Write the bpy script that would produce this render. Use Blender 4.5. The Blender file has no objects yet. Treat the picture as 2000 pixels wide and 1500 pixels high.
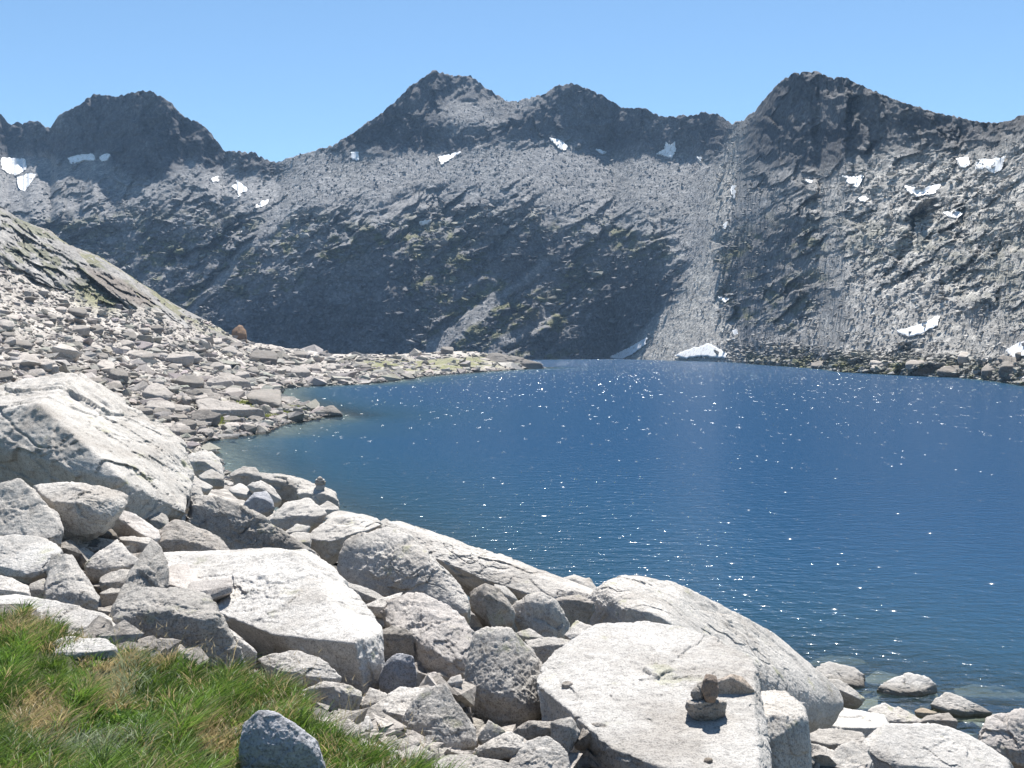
import bpy, bmesh, math, random
import numpy as np
from mathutils import Vector
from mathutils.bvhtree import BVHTree

# ------------------------------------------------------------------ camera, sky, sun, exposure
S = bpy.context.scene
C = S.collection
CAM_H, FPX, PITCH = 8.0, 1944.0, math.atan(70 / 1944.0)
cam = bpy.data.cameras.new('camera'); camo = bpy.data.objects.new('camera', cam); C.objects.link(camo)
cam.sensor_width = 36.0; cam.lens = 35.0; cam.clip_end = 6000; cam.clip_start = 0.1
camo.location = (0, 0, CAM_H); camo.rotation_euler = (math.radians(90) - PITCH, 0, 0)
S.camera = camo
SUN_EL, SUN_AZ = math.radians(60), math.radians(7)
w = bpy.data.worlds.new('World'); S.world = w; w.use_nodes = True
nt = w.node_tree; nt.nodes.clear()
sky = nt.nodes.new('ShaderNodeTexSky'); sky.sky_type = 'NISHITA'; sky.sun_disc = False
sky.sun_elevation = SUN_EL; sky.sun_rotation = SUN_AZ; sky.altitude = 2400
sky.air_density = 1.0; sky.dust_density = 0.6; sky.ozone_density = 1.0
bg = nt.nodes.new('ShaderNodeBackground'); bg.inputs[1].default_value = 0.080
wo = nt.nodes.new('ShaderNodeOutputWorld')
tint = nt.nodes.new('ShaderNodeMix'); tint.data_type = 'RGBA'; tint.blend_type = 'MULTIPLY'; tint.inputs[0].default_value = 1
tint.inputs[7].default_value = (.86, 1.02, 1.03, 1); nt.links.new(sky.outputs[0], tint.inputs[6]); nt.links.new(tint.outputs[2], bg.inputs[0]); nt.links.new(bg.outputs[0], wo.inputs[0])
sl = bpy.data.lights.new('sun', 'SUN'); sl.energy = 5.0; sl.angle = math.radians(0.53); sl.color = (1.0, 0.965, 0.905)
so = bpy.data.objects.new('sun', sl); C.objects.link(so)
_d = Vector((math.sin(SUN_AZ) * math.cos(SUN_EL), math.cos(SUN_AZ) * math.cos(SUN_EL), math.sin(SUN_EL)))
so.rotation_euler = _d.to_track_quat('Z', 'Y').to_euler(); so.location = (0, 0, 60)
S.view_settings.view_transform = 'Standard'; S.view_settings.look = 'None'
S.view_settings.exposure = 1.0; S.view_settings.gamma = 1.0; S.view_settings.use_curve_mapping = False
HAZE = 0.00013
S.render.engine = 'CYCLES'
S.cycles.max_bounces = 6; S.cycles.diffuse_bounces = 4; S.cycles.transparent_max_bounces = 12
S.cycles.volume_bounces = 0; S.cycles.sample_clamp_indirect = 4.0
S.cycles.caustics_reflective = False; S.cycles.caustics_refractive = False

rng = np.random.default_rng(7)
random.seed(7)
F_ = np.array([0, math.cos(PITCH), -math.sin(PITCH)]); U_ = np.array([0, math.sin(PITCH), math.cos(PITCH)])

# ------------------------------------------------------------------ helpers
def M(v):                     # rise per metre of world y along the sight line through image row v
    t = (750.0 - np.asarray(v, float)) / FPX
    return (F_[2] + U_[2] * t) / (F_[1] + U_[1] * t)
def at(u, v, Y):              # the point seen at (u, v) that stands Y metres ahead
    u = np.asarray(u, float); v = np.asarray(v, float); Y = np.asarray(Y, float)
    t = (750.0 - v) / FPX
    x = (u - 1000.0) / FPX / (F_[1] + U_[1] * t) * Y
    return np.stack(np.broadcast_arrays(x, Y, CAM_H + Y * M(v)), -1)
def shoreY(v): return -CAM_H / M(v)

_G = np.array([[1,1,0],[-1,1,0],[1,-1,0],[-1,-1,0],[1,0,1],[-1,0,1],[1,0,-1],[-1,0,-1],[0,1,1],[0,-1,1],[0,1,-1],[0,-1,-1]], np.float32)
def _h(x, y, z, s):
    h = (x.astype(np.uint32) * np.uint32(374761393) + y.astype(np.uint32) * np.uint32(668265263)
         + z.astype(np.uint32) * np.uint32(2246822519) + np.uint32((s * 3266489917) & 0xffffffff))
    h = (h ^ (h >> np.uint32(13))) * np.uint32(1274126177)
    h = (h ^ (h >> np.uint32(15))) * np.uint32(2246822519)
    return ((h ^ (h >> np.uint32(16))) % np.uint32(12)).astype(np.int32)
def noise(P, s=0):
    P = np.asarray(P, np.float32); sh = P.shape[:-1]; P = P.reshape(-1, 3)
    i = np.floor(P).astype(np.int64); f = P - i
    i = i.astype(np.int32)
    q = f * f * f * (f * (f * 6 - 15) + 10)
    out = 0
    for a in (0, 1):
        wx = q[:, 0] if a else 1 - q[:, 0]
        for b in (0, 1):
            wy = q[:, 1] if b else 1 - q[:, 1]
            for c in (0, 1):
                wz = q[:, 2] if c else 1 - q[:, 2]
                g = _G[_h(i[:, 0] + a, i[:, 1] + b, i[:, 2] + c, s)]
                out = out + wx * wy * wz * (g[:, 0] * (f[:, 0] - a) + g[:, 1] * (f[:, 1] - b) + g[:, 2] * (f[:, 2] - c))
    return out.reshape(sh)
def fbm(P, wl, octv=4, gain=.5, s=0, ridged=False):
    P = np.asarray(P, float); a, t, o = 1.0, 0.0, 0
    for k in range(octv):
        n = noise(P / wl * 2 ** k, s + 11 * k)
        if ridged: n = .5 - 1.6 * np.abs(n)
        o = o + a * n; t += a; a *= gain
    return o
def P2(a, b, c=0.37):
    a, b = np.broadcast_arrays(a, b)
    return np.stack([a, b, np.full(a.shape, c)], -1)
def facets(x, y, s=0, tilt=1.0, jump=.5):
    """angular broken rock: every cell of an irregular net is a plane of its own tilt and height (returns height in cell units)"""
    sh = np.shape(x); x = np.asarray(x, float).ravel(); y = np.asarray(y, float).ravel()
    ix = np.floor(x).astype(np.int32); iy = np.floor(y).astype(np.int32); bd = np.full(x.shape, 9.0); out = np.zeros(x.shape)
    def hv(cx, cy, k):
        h = (cx.astype(np.uint32) * np.uint32(374761393) + cy.astype(np.uint32) * np.uint32(668265263) + np.uint32((s * 7919 + k * 104729) & 0xffffffff))
        h = (h ^ (h >> np.uint32(13))) * np.uint32(1274126177); h = (h ^ (h >> np.uint32(15))) * np.uint32(2246822519)
        return ((h ^ (h >> np.uint32(16))) & np.uint32(0xffff)).astype(float) / 65535.0
    for a in (-1, 0, 1):
        for b in (-1, 0, 1):
            cx, cy = ix + a, iy + b; dx = x - cx - hv(cx, cy, 1); dy = y - cy - hv(cx, cy, 2)
            d = dx * dx + dy * dy; m = d < bd
            val = tilt * ((hv(cx, cy, 3) - .5) * 2 * dx + (hv(cx, cy, 4) - .5) * 2 * dy) + jump * (hv(cx, cy, 5) - .5)
            out = np.where(m, val, out); bd = np.where(m, d, bd)
    return out.reshape(sh)
def facets3(P, s=0, tilt=1.0, jump=.4):
    """the same broken faces in space: returns height in cell units"""
    P = np.asarray(P, np.float32); i0 = np.floor(P).astype(np.int32); bd = np.full(len(P), 9.0, np.float32); out = np.zeros(len(P), np.float32)
    def hv(c, k):
        h = (c[:, 0].astype(np.uint32) * np.uint32(374761393) + c[:, 1].astype(np.uint32) * np.uint32(668265263) + c[:, 2].astype(np.uint32) * np.uint32(2246822519) + np.uint32((s * 7919 + k * 104729) & 0xffffffff))
        h = (h ^ (h >> np.uint32(13))) * np.uint32(1274126177); h = (h ^ (h >> np.uint32(15))) * np.uint32(2246822519); h = h ^ (h >> np.uint32(16))
        return [((h >> np.uint32(b)) & np.uint32(0x3ff)).astype(np.float32) / 1023 for b in (0, 10, 20)]
    best = np.zeros_like(i0)
    for a in (-1, 0, 1):
        for b in (-1, 0, 1):
            for c in (-1, 0, 1):
                cc = i0 + np.array([a, b, c], np.int32); r = hv(cc, 1)
                d = sum((P[:, q] - cc[:, q] - r[q]) ** 2 for q in range(3)); m = d < bd
                best[m] = cc[m]; bd = np.where(m, d, bd)
    r = hv(best, 1); g = hv(best, 2); j = hv(best, 3)[0]
    return sum(tilt * 2 * (g[q] - .5) * (P[:, q] - best[:, q] - r[q]) for q in range(3)) + jump * (j - .5)
def polyline(pts, u):
    p = np.array(pts, float); return np.interp(u, p[:, 0], p[:, 1])
def inside(poly, x, y):
    p = np.array(poly, float); r = np.zeros(np.shape(x), bool)
    j = len(p) - 1
    for i in range(len(p)):
        xi, yi, xj, yj = p[i, 0], p[i, 1], p[j, 0], p[j, 1]
        if yi != yj:
            r ^= ((yi > y) != (yj > y)) & (x < (xj - xi) * (y - yi) / (yj - yi) + xi)
        j = i
    return r
def segdist(chain, x, y):
    p = np.array(chain, float); d = np.full(np.shape(x), 1e9)
    for a, b in zip(p[:-1], p[1:]):
        e = b - a; t = np.clip(((x - a[0]) * e[0] + (y - a[1]) * e[1]) / (e @ e + 1e-9), 0, 1)
        d = np.minimum(d, np.hypot(x - a[0] - t * e[0], y - a[1] - t * e[1]))
    return d
def blur(A, r, ax=None):
    for axis in (range(A.ndim) if ax is None else (ax,)):
        for _ in range(2):
            pad = [(0, 0)] * A.ndim; pad[axis] = (r + 1, r)
            c = np.cumsum(np.pad(A, pad, mode='edge'), axis=axis)
            n = A.shape[axis]
            hi = np.take(c, np.arange(2 * r + 1, 2 * r + 1 + n), axis); lo = np.take(c, np.arange(0, n), axis)
            A = (hi - lo) / (2 * r + 1)
    return A
def sample(A, j, i):          # bilinear lookup
    j = np.clip(j, 0, A.shape[0] - 1.001); i = np.clip(i, 0, A.shape[1] - 1.001)
    j0 = j.astype(int); i0 = i.astype(int); a = j - j0; b = i - i0
    if A.ndim == 3: a = a[..., None]; b = b[..., None]
    return (A[j0, i0] * (1 - a) + A[j0 + 1, i0] * a) * (1 - b) + (A[j0, i0 + 1] * (1 - a) + A[j0 + 1, i0 + 1] * a) * b

def mk(name, V, F, mat=None, parent=None, smooth=True, loc=None, cols=None):
    V = np.asarray(V, np.float32); F = np.asarray(F, np.int32)
    me = bpy.data.meshes.new(name)
    if loc is not None: V = V - np.asarray(loc, np.float32)
    me.vertices.add(len(V)); me.vertices.foreach_set('co', V.ravel())
    k = F.shape[1]
    me.loops.add(F.size); me.loops.foreach_set('vertex_index', F.ravel())
    me.polygons.add(len(F)); me.polygons.foreach_set('loop_start', np.arange(0, F.size, k, dtype=np.int32))
    me.polygons.foreach_set('use_smooth', np.full(len(F), smooth))
    for nm, arr in (cols or {}).items():
        if arr.ndim == 2:
            at_ = me.attributes.new(nm, 'FLOAT_COLOR', 'POINT')
            at_.data.foreach_set('color', np.concatenate([arr, np.ones((len(arr), 1))], 1).astype(np.float32).ravel())
        else:
            at_ = me.attributes.new(nm, 'FLOAT', 'POINT'); at_.data.foreach_set('value', arr.astype(np.float32))
    me.update(calc_edges=True)
    if mat: me.materials.append(mat)
    o = bpy.data.objects.new(name, me); C.objects.link(o)
    if loc is not None: o.location = loc
    if parent: o.parent = parent
    return o
def grid_faces(nr, nc):
    i = np.arange(nr * nc).reshape(nr, nc)
    return np.stack([i[:-1, :-1], i[:-1, 1:], i[1:, 1:], i[1:, :-1]], -1).reshape(-1, 4)
def tag(o, label=None, cat=None, group=None, kind=None):
    for k, v in (('label', label), ('category', cat), ('group', group), ('kind', kind)):
        if v: o[k] = v
    return o

# ------------------------------------------------------------------ materials
def mat(name):
    m = bpy.data.materials.new(name); m.use_nodes = True; t = m.node_tree; t.nodes.clear()
    return m, t, (lambda ty, **kw: _node(t, ty, kw)), (lambda a, b: t.links.new(a, b))
def _node(t, ty, kw):
    n = t.nodes.new('ShaderNode' + ty)
    for k, v in kw.items():
        if k.startswith('i_'): n.inputs[k[2:].replace('_', ' ')].default_value = v
        else: setattr(n, k, v)
    return n
def ramp(N, L, src, stops):
    r = N('ValToRGB'); e = r.color_ramp.elements
    while len(e) < len(stops): e.new(.5)
    for el, (p, c) in zip(e, stops):
        el.position = p; el.color = (*c, 1) if len(c) == 3 else c
    L(src, r.inputs[0]); return r.outputs[0]
def mix(N, L, f, a, b, bt='MIX'):
    m = N('Mix', data_type='RGBA', blend_type=bt)
    if isinstance(f, (int, float)): m.inputs[0].default_value = f
    else: L(f, m.inputs[0])
    for k, s in ((6, a), (7, b)):
        if isinstance(s, tuple): m.inputs[k].default_value = (*s, 1)
        else: L(s, m.inputs[k])
    return m.outputs[2]

def granite(name, base, dark, scale=1.0, lichen=.5, grey=.5, stain=0.0, bump=1.0, use_col=False):
    """crystalline granite: pale ground, dark mica specks, grey crustose lichen, a few yellow-green spots"""
    m, t, N, L = mat(name)
    tc = N('TexCoord'); oi = N('ObjectInfo')
    add = N('VectorMath', operation='ADD'); L(tc.outputs['Object'], add.inputs[0])
    sc = N('VectorMath', operation='SCALE'); L(oi.outputs['Random'], sc.inputs['Scale']); sc.inputs[0].default_value = (37, 53, 71)
    L(sc.outputs[0], add.inputs[1]); v = add.outputs[0]
    def nz(s, d=4, r=.6):
        n = N('TexNoise', i_Scale=s * scale, i_Detail=d, i_Roughness=r); L(v, n.inputs['Vector']); return n.outputs['Fac']
    if use_col:
        a = N('Attribute', attribute_name='Col'); col = a.outputs['Color']
    else:
        col = mix(N, L, ramp(N, L, nz(1.3, 5), [(.35, (0, 0, 0)), (.7, (1, 1, 1))]), base, tuple(c * .84 + .015 for c in base))
    hv = N('HueSaturation'); L(col, hv.inputs['Color'])
    mr = N('MapRange'); L(oi.outputs['Random'], mr.inputs[0]); mr.inputs[3].default_value = .86; mr.inputs[4].default_value = 1.1
    L(mr.outputs[0], hv.inputs['Value']); col = hv.outputs[0]
    # grey lichen crust in ragged patches
    gl = ramp(N, L, nz(3.1, 9, .78), [(.5, (0, 0, 0)), (.60, (1, 1, 1))])
    gf = N('Math', operation='MULTIPLY'); L(gl, gf.inputs[0]); gf.inputs[1].default_value = grey
    col = mix(N, L, gf.outputs[0], col, dark)
    # ochre stain
    if stain:
        st = ramp(N, L, nz(.9, 4), [(.52, (0, 0, 0)), (.68, (1, 1, 1))])
        sf = N('Math', operation='MULTIPLY'); L(st, sf.inputs[0]); sf.inputs[1].default_value = stain
        col = mix(N, L, sf.outputs[0], col, (.30, .19, .10))
    if lichen:
        ll = ramp(N, L, nz(2.3, 7, .7), [(.60, (0, 0, 0)), (.67, (1, 1, 1))])
        lf = N('Math', operation='MULTIPLY'); L(ll, lf.inputs[0]); lf.inputs[1].default_value = lichen
        col = mix(N, L, lf.outputs[0], col, (.30, .31, .12))
    sp = ramp(N, L, nz(85, 2, .5), [(.36, (.35, .35, .36)), (.47, (1, 1, 1)), (.7, (1.15, 1.15, 1.15))])
    col = mix(N, L, .55, col, sp, 'MULTIPLY')
    sp2 = ramp(N, L, nz(22, 5, .8), [(.38, (.42, .42, .43)), (.5, (1, 1, 1))])
    col = mix(N, L, .45, col, sp2, 'MULTIPLY')
    wz = ramp(N, L, nz(.9, 7, .7), [(.36, (.70, .68, .66)), (.5, (.95, .95, .95)), (.62, (1.08, 1.08, 1.08))])
    col = mix(N, L, .9, col, wz, 'MULTIPLY')
    pit = ramp(N, L, nz(7, 9, .85), [(.36, (.35, .34, .33)), (.43, (1, 1, 1))])
    col = mix(N, L, .6, col, pit, 'MULTIPLY')
    gz = N('NewGeometry'); sz_ = N('SeparateXYZ'); L(gz.outputs['Position'], sz_.inputs[0])
    wa = N('MapRange'); L(sz_.outputs[2], wa.inputs[0]); wa.inputs[1].default_value = -.3; wa.inputs[2].default_value = .5
    wet_ = ramp(N, L, wa.outputs[0], [(.12, (1, 1, 1)), (.3, (.45, .43, .40)), (.5, (.5, .48, .45)), (.66, (1, 1, 1))])
    col = mix(N, L, 1.0, col, wet_, 'MULTIPLY')
    p = N('BsdfPrincipled', i_Roughness=.86); p.inputs['Specular IOR Level'].default_value = .25
    L(col, p.inputs['Base Color'])
    b1 = N('Bump', i_Strength=.8 * bump, i_Distance=.04 / scale); L(nz(14, 8, .72), b1.inputs['Height'])
    b2 = N('Bump', i_Strength=.5 * bump, i_Distance=.008 / scale); L(nz(70, 3, .6), b2.inputs['Height'])
    L(b1.outputs[0], b2.inputs['Normal']); L(b2.outputs[0], p.inputs['Normal'])
    o = N('OutputMaterial'); L(p.outputs[0], o.inputs[0]); return m

MAT = {
    'pale': granite('pale_granite', (.54, .505, .465), (.39, .37, .345), grey=.45, lichen=.45),
    'white': granite('white_granite', (.59, .56, .525), (.43, .41, .385), grey=.6, lichen=.3),  # lightest granite base colour, used on the whitest slabs and stones
    'pink': granite('pinkish_granite', (.55, .505, .47), (.42, .385, .36), grey=.35, lichen=.3),
    'grey': granite('grey_granite', (.45, .42, .385), (.29, .27, .25), grey=.6, lichen=.35),
    'blue': granite('blue_grey_granite', (.36, .36, .38), (.50, .49, .49), grey=.6, lichen=.05),
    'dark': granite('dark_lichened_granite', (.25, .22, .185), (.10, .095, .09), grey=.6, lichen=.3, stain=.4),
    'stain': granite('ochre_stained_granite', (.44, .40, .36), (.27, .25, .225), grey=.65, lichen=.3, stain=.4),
    'rust': granite('rust_coloured_granite', (.26, .16, .10), (.16, .12, .09), grey=.4, lichen=0, stain=.6, scale=.4),
    'far': granite('distant_granite', (.46, .415, .375), (.30, .275, .25), scale=.25, grey=.5, lichen=.15, bump=.8),
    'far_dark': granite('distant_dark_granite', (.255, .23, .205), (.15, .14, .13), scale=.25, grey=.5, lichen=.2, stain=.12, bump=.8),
    'ground': granite('gritty_ground', (.20, .185, .165), (.13, .12, .105), grey=.5, lichen=.3),
    'wet': granite('wet_granite', (.40, .33, .25), (.26, .22, .17), grey=.5, lichen=.2),
    'stones': granite('scree_granite', (.36, .335, .315), (.22, .21, .20), scale=.3, grey=.4, lichen=.1, use_col=True),
}
def terrain_mat(name, scale, bumpd, bs=.8):
    m, t, N, L = mat(name)
    a = N('Attribute', attribute_name='Col'); g = N('NewGeometry')
    def nz(s, d, r):
        n = N('TexNoise', i_Scale=s, i_Detail=d, i_Roughness=r); L(g.outputs['Position'], n.inputs['Vector']); return n.outputs['Fac']
    k = ramp(N, L, nz(scale, 8, .75), [(.33, (.55, .55, .56)), (.5, (1, 1, 1)), (.68, (1.4, 1.39, 1.37))])
    col = mix(N, L, 1.0, a.outputs['Color'], k, 'MULTIPLY')
    vo = N('TexVoronoi', i_Scale=scale * 4); L(g.outputs['Position'], vo.inputs['Vector'])
    bwv = N('RGBToBW'); L(vo.outputs['Color'], bwv.inputs[0])
    k2 = ramp(N, L, bwv.outputs[0], [(.15, (.7, .7, .7)), (.6, (1, 1, 1)), (.85, (1.5, 1.48, 1.45))])
    col = mix(N, L, .8, col, k2, 'MULTIPLY')
    p = N('BsdfPrincipled', i_Roughness=.9); p.inputs['Specular IOR Level'].default_value = .2
    L(col, p.inputs['Base Color'])
    b = N('Bump', i_Strength=bs, i_Distance=bumpd); L(nz(scale * 2, 8, .75), b.inputs['Height'])
    b2 = N('Bump', i_Strength=.5 * bs, i_Distance=bumpd * .5); L(bwv.outputs[0], b2.inputs['Height'])
    L(b.outputs[0], b2.inputs['Normal']); L(b2.outputs[0], p.inputs['Normal'])
    o = N('OutputMaterial'); L(p.outputs[0], o.inputs[0]); return m
MAT['mountain'] = terrain_mat('mountain_rock', .16, 2.0)
MAT['slope'] = terrain_mat('slope_rubble', .7, .35)

def snow_mat():
    m, t, N, L = mat('old_snow'); g = N('NewGeometry')
    n = N('TexNoise', i_Scale=.5, i_Detail=6); L(g.outputs['Position'], n.inputs['Vector'])
    p = N('BsdfPrincipled', i_Roughness=.6)
    L(ramp(N, L, n.outputs['Fac'], [(.33, (.55, .53, .51)), (.45, (.78, .77, .76)), (.6, (.88, .88, .89))]), p.inputs['Base Color'])
    o = N('OutputMaterial'); L(p.outputs[0], o.inputs[0]); return m
MAT['snow'] = snow_mat()

def water_mat():
    m, t, N, L = mat('lake_water'); g = N('NewGeometry')
    def coord(sx, sy):
        k = N('Mapping'); k.inputs['Scale'].default_value = (sx, sy, 1); L(g.outputs['Position'], k.inputs['Vector']); return k.outputs[0]
    def nz(vec, s, d, r=.55):
        n = N('TexNoise', i_Scale=s, i_Detail=d, i_Roughness=r); L(vec, n.inputs['Vector']); return n.outputs['Fac']
    b0 = N('Bump', i_Strength=1.0, i_Distance=.11); L(nz(coord(.6, 1.0), 1.6, 3), b0.inputs['Height'])
    b1 = N('Bump', i_Strength=1.0, i_Distance=.05); L(nz(coord(.65, 1.0), 4.2, 4), b1.inputs['Height']); L(b0.outputs[0], b1.inputs['Normal'])
    # rare steep wavelets, the ones that catch the sun: little domes whose slopes run up to some 32 degrees
    def domes(scale, gain):
        vo = N('TexVoronoi', i_Scale=scale); L(g.outputs['Position'], vo.inputs['Vector'])
        d = N('VectorMath', operation='SUBTRACT'); L(g.outputs['Position'], d.inputs[0]); L(vo.outputs['Position'], d.inputs[1])
        k = N('VectorMath', operation='MULTIPLY_ADD'); L(d.outputs[0], k.inputs[0]); k.inputs[1].default_value = (gain, gain, 0); k.inputs[2].default_value = (0, 0, 1)
        n = N('VectorMath', operation='NORMALIZE'); L(k.outputs[0], n.inputs[0])
        c = N('SeparateColor'); L(vo.outputs['Color'], c.inputs[0]); return n.outputs[0], c.outputs[0]
    nA, cA = domes(1.7, 1.9); nB, _c = domes(3.0, 3.1)
    gA = N('BsdfGlossy', i_Roughness=.20); L(nA, gA.inputs['Normal']); gB = N('BsdfGlossy', i_Roughness=.25); L(nB, gB.inputs['Normal'])
    kA = N('Math', operation='GREATER_THAN'); L(cA, kA.inputs[0]); kA.inputs[1].default_value = GATE[0]
    kA2 = N('Math', operation='MULTIPLY'); L(kA.outputs[0], kA2.inputs[0]); kA2.inputs[1].default_value = .04
    # farther out the breeze breaks the surface into patches of such wavelets
    v2 = N('TexVoronoi', i_Scale=3.0); L(coord(1, .3), v2.inputs['Vector'])
    s2 = N('SeparateColor'); L(v2.outputs['Color'], s2.inputs[0])
    kB = N('Math', operation='GREATER_THAN'); L(s2.outputs[1], kB.inputs[0])
    px = N('SeparateXYZ'); L(g.outputs['Position'], px.inputs[0])
    th_ = N('MapRange'); L(px.outputs[1], th_.inputs[0]); th_.inputs[1].default_value = 220; th_.inputs[2].default_value = 460; th_.inputs[3].default_value = GATE[1]; th_.inputs[4].default_value = .972; L(th_.outputs[0], kB.inputs[1])
    fy = N('MapRange', interpolation_type='SMOOTHSTEP'); L(px.outputs[1], fy.inputs[0]); fy.inputs[1].default_value = 50; fy.inputs[2].default_value = 260; fy.inputs[4].default_value = .9
    kB2 = N('Math', operation='MULTIPLY'); L(kB.outputs[0], kB2.inputs[0]); L(fy.outputs[0], kB2.inputs[1])
    at_ = N('Attribute', attribute_name='depth')
    deep = ramp(N, L, at_.outputs['Fac'], [(0, (.014, .055, .055)), (.4, (.004, .048, .080)), (1, (.0003, .037, .100))])
    dif = N('BsdfDiffuse'); L(deep, dif.inputs[0])
    tr = N('BsdfTransparent'); tr.inputs[0].default_value = (.74, .85, .82, 1)
    mx = N('MixShader'); L(ramp(N, L, at_.outputs['Fac'], [(0, (.02, .02, .02)), (.3, (.22, .22, .22)), (.58, (.8, .8, .8)), (.85, (1, 1, 1))]), mx.inputs[0])
    L(tr.outputs[0], mx.inputs[1]); L(dif.outputs[0], mx.inputs[2])
    gl = N('BsdfGlossy', i_Roughness=.15); L(b1.outputs[0], gl.inputs['Normal'])
    fr = N('Fresnel', i_IOR=1.333); L(b1.outputs[0], fr.inputs['Normal'])
    fm = N('Math', operation='MULTIPLY'); L(fr.outputs[0], fm.inputs[0]); fm.inputs[1].default_value = .28
    m2 = N('MixShader'); L(fm.outputs[0], m2.inputs[0]); L(mx.outputs[0], m2.inputs[1]); L(gl.outputs[0], m2.inputs[2])
    m3 = N('MixShader'); L(kA2.outputs[0], m3.inputs[0]); L(m2.outputs[0], m3.inputs[1]); L(gA.outputs[0], m3.inputs[2])
    m4 = N('MixShader'); L(kB2.outputs[0], m4.inputs[0]); L(m3.outputs[0], m4.inputs[1]); L(gB.outputs[0], m4.inputs[2])
    o = N('OutputMaterial'); L(m4.outputs[0], o.inputs[0]); return m
GATE = (.990, .989)
MAT['water'] = water_mat()

def grass_mat():
    m, t, N, L = mat('alpine_grass'); a = N('Attribute', attribute_name='Col')
    d = N('BsdfDiffuse'); tl = N('BsdfTranslucent'); L(a.outputs['Color'], d.inputs[0]); L(a.outputs['Color'], tl.inputs[0])
    gl = N('BsdfGlossy', i_Roughness=.45); gl.inputs[0].default_value = (.5, .5, .5, 1)
    mx = N('MixShader'); mx.inputs[0].default_value = .45; L(d.outputs[0], mx.inputs[1]); L(tl.outputs[0], mx.inputs[2])
    m2 = N('MixShader'); m2.inputs[0].default_value = .05; L(mx.outputs[0], m2.inputs[1]); L(gl.outputs[0], m2.inputs[2])
    o = N('OutputMaterial'); L(m2.outputs[0], o.inputs[0]); return m
MAT['grass'] = grass_mat()
# ------------------------------------------------------------------ the mountains (one rock mass round the far shore)
RIDGE = [(-500,330),(-200,270),(-60,250),(-10,214),(0,218),(15,240),(45,240),(60,233),(75,238),(98,250),(112,225),(135,212),(160,200),(185,182),
 (225,187),(280,175),(300,180),(330,195),(360,228),(395,240),(425,275),(437,292),(490,296),(510,305),(540,316),(600,298),(650,283),(700,250),
 (760,208),(800,168),(825,150),(845,136),(870,143),(920,148),(950,170),(985,193),(1010,197),(1060,183),(1080,170),(1115,160),(1145,170),
 (1185,190),(1215,208),(1260,210),(1290,225),(1340,226),(1375,218),(1405,222),(1428,240),(1445,238),(1475,215),(1490,195),(1520,160),
 (1550,143),(1590,138),(1630,152),(1650,150),(1720,182),(1800,210),(1880,230),(1935,238),(1965,235),(2000,222),(2100,190),(2300,170),(2500,200)]
SHORE = [(-500,703),(1000,703),(1200,701),(1440,708),(1480,712),(1600,720),(1650,727),(1760,733),(1880,738),(1950,745),(2000,753),(2500,830)]
NC, NR = 1180, 310
mu = np.linspace(-450, 2450, NC)
crag = np.clip(1 - np.abs(mu - 590) / 60, 0, 1)
vr0 = polyline(RIDGE, mu); vr = vr0 + (1 - .8 * crag) * (5 * fbm(P2(mu, 0), 22, 3, .6, 3, True) - 1 + 2.0 * noise(P2(mu / 5, 9), 5))
vb = polyline(SHORE, mu)
tt = np.linspace(-.012, 1, NR)[:, None]
MV = vb[None] + (vr0 - vb)[None] * tt + (vr - vr0)[None] * np.clip((tt - .9) / .1, 0, 1) ** 1.5; MU = np.broadcast_to(mu[None], MV.shape)
# painted slope angle (degrees) and roughness on a 4 px map
gu = np.arange(-460, 2464, 4.0); gv = np.arange(90, 880, 4.0); GU, GV = np.meshgrid(gu, gv)
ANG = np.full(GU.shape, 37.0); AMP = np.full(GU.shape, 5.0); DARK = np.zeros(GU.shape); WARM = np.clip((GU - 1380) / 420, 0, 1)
FAN = [(1180,725),(1255,650),(1335,560),(1385,470),(1400,330),(1435,225),(1462,240),(1440,340),(1420,430),(1405,560),(1430,640),(1465,725)]
WARM = np.maximum(WARM, .9 * blur(inside(FAN, GU, GV).astype(float), 3))
def zone(poly, ang, amp, dark, r=3, wob=14):
    du = wob * noise(P2(GU / 45, GV / 45), 21) * 2; dv = wob * noise(P2(GU / 45, GV / 45), 22) * 2
    k = blur(inside(poly, GU + du, GV + dv).astype(float), r)
    global ANG, AMP, DARK
    ANG = ANG * (1 - k) + ang * k; AMP = AMP * (1 - k) + amp * k; DARK = DARK * (1 - k) + dark * k
zone([(-460,340),(0,320),(230,345),(440,330),(560,330),(620,400),(480,440),(300,420),(-460,460)], 27, 6, .15, 6)                 # bench below the left peak
zone([(-460,460),(90,440),(200,400),(300,380),(420,410),(560,440),(700,440),(850,420),(960,405),(1100,430),(1250,455),(1300,500),(1350,560),(1300,640),(1210,720),(-460,720)], 50, 24, .40, 9, 34)
zone([(400,625),(520,565),(640,545),(740,522),(850,532),(885,570),(830,650),(770,720),(300,720)], 70, 13, .65, 6, 24)
zone([(1150,590),(1230,560),(1312,535),(1335,590),(1250,690),(1190,720),(1110,720)], 71, 12, .65, 5, 20)
zone([(1190,500),(1260,470),(1290,520),(1240,560),(1180,560)], 62, 14, .6, 3)
zone([(780,710),(900,620),(1010,560),(1090,590),(1120,640),(1010,720)], 42, 17, .45, 4)
zone([(760,560),(880,500),(960,440),(1000,470),(880,570),(800,620)], 44, 16, .5, 3)
zone([(960,455),(1110,440),(1130,500),(1040,560),(950,530)], 64, 14, .6, 3)
zone(FAN, 34, 3, 0, 2, 6)   # scree couloir
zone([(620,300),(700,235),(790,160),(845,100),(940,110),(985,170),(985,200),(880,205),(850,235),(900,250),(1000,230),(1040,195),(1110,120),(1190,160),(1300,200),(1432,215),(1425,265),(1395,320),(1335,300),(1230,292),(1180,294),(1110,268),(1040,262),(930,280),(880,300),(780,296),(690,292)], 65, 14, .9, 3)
zone([(885,206),(985,192),(1050,184),(1000,226),(930,240),(862,234)], 33, 4, .3, 1, 5)
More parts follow.
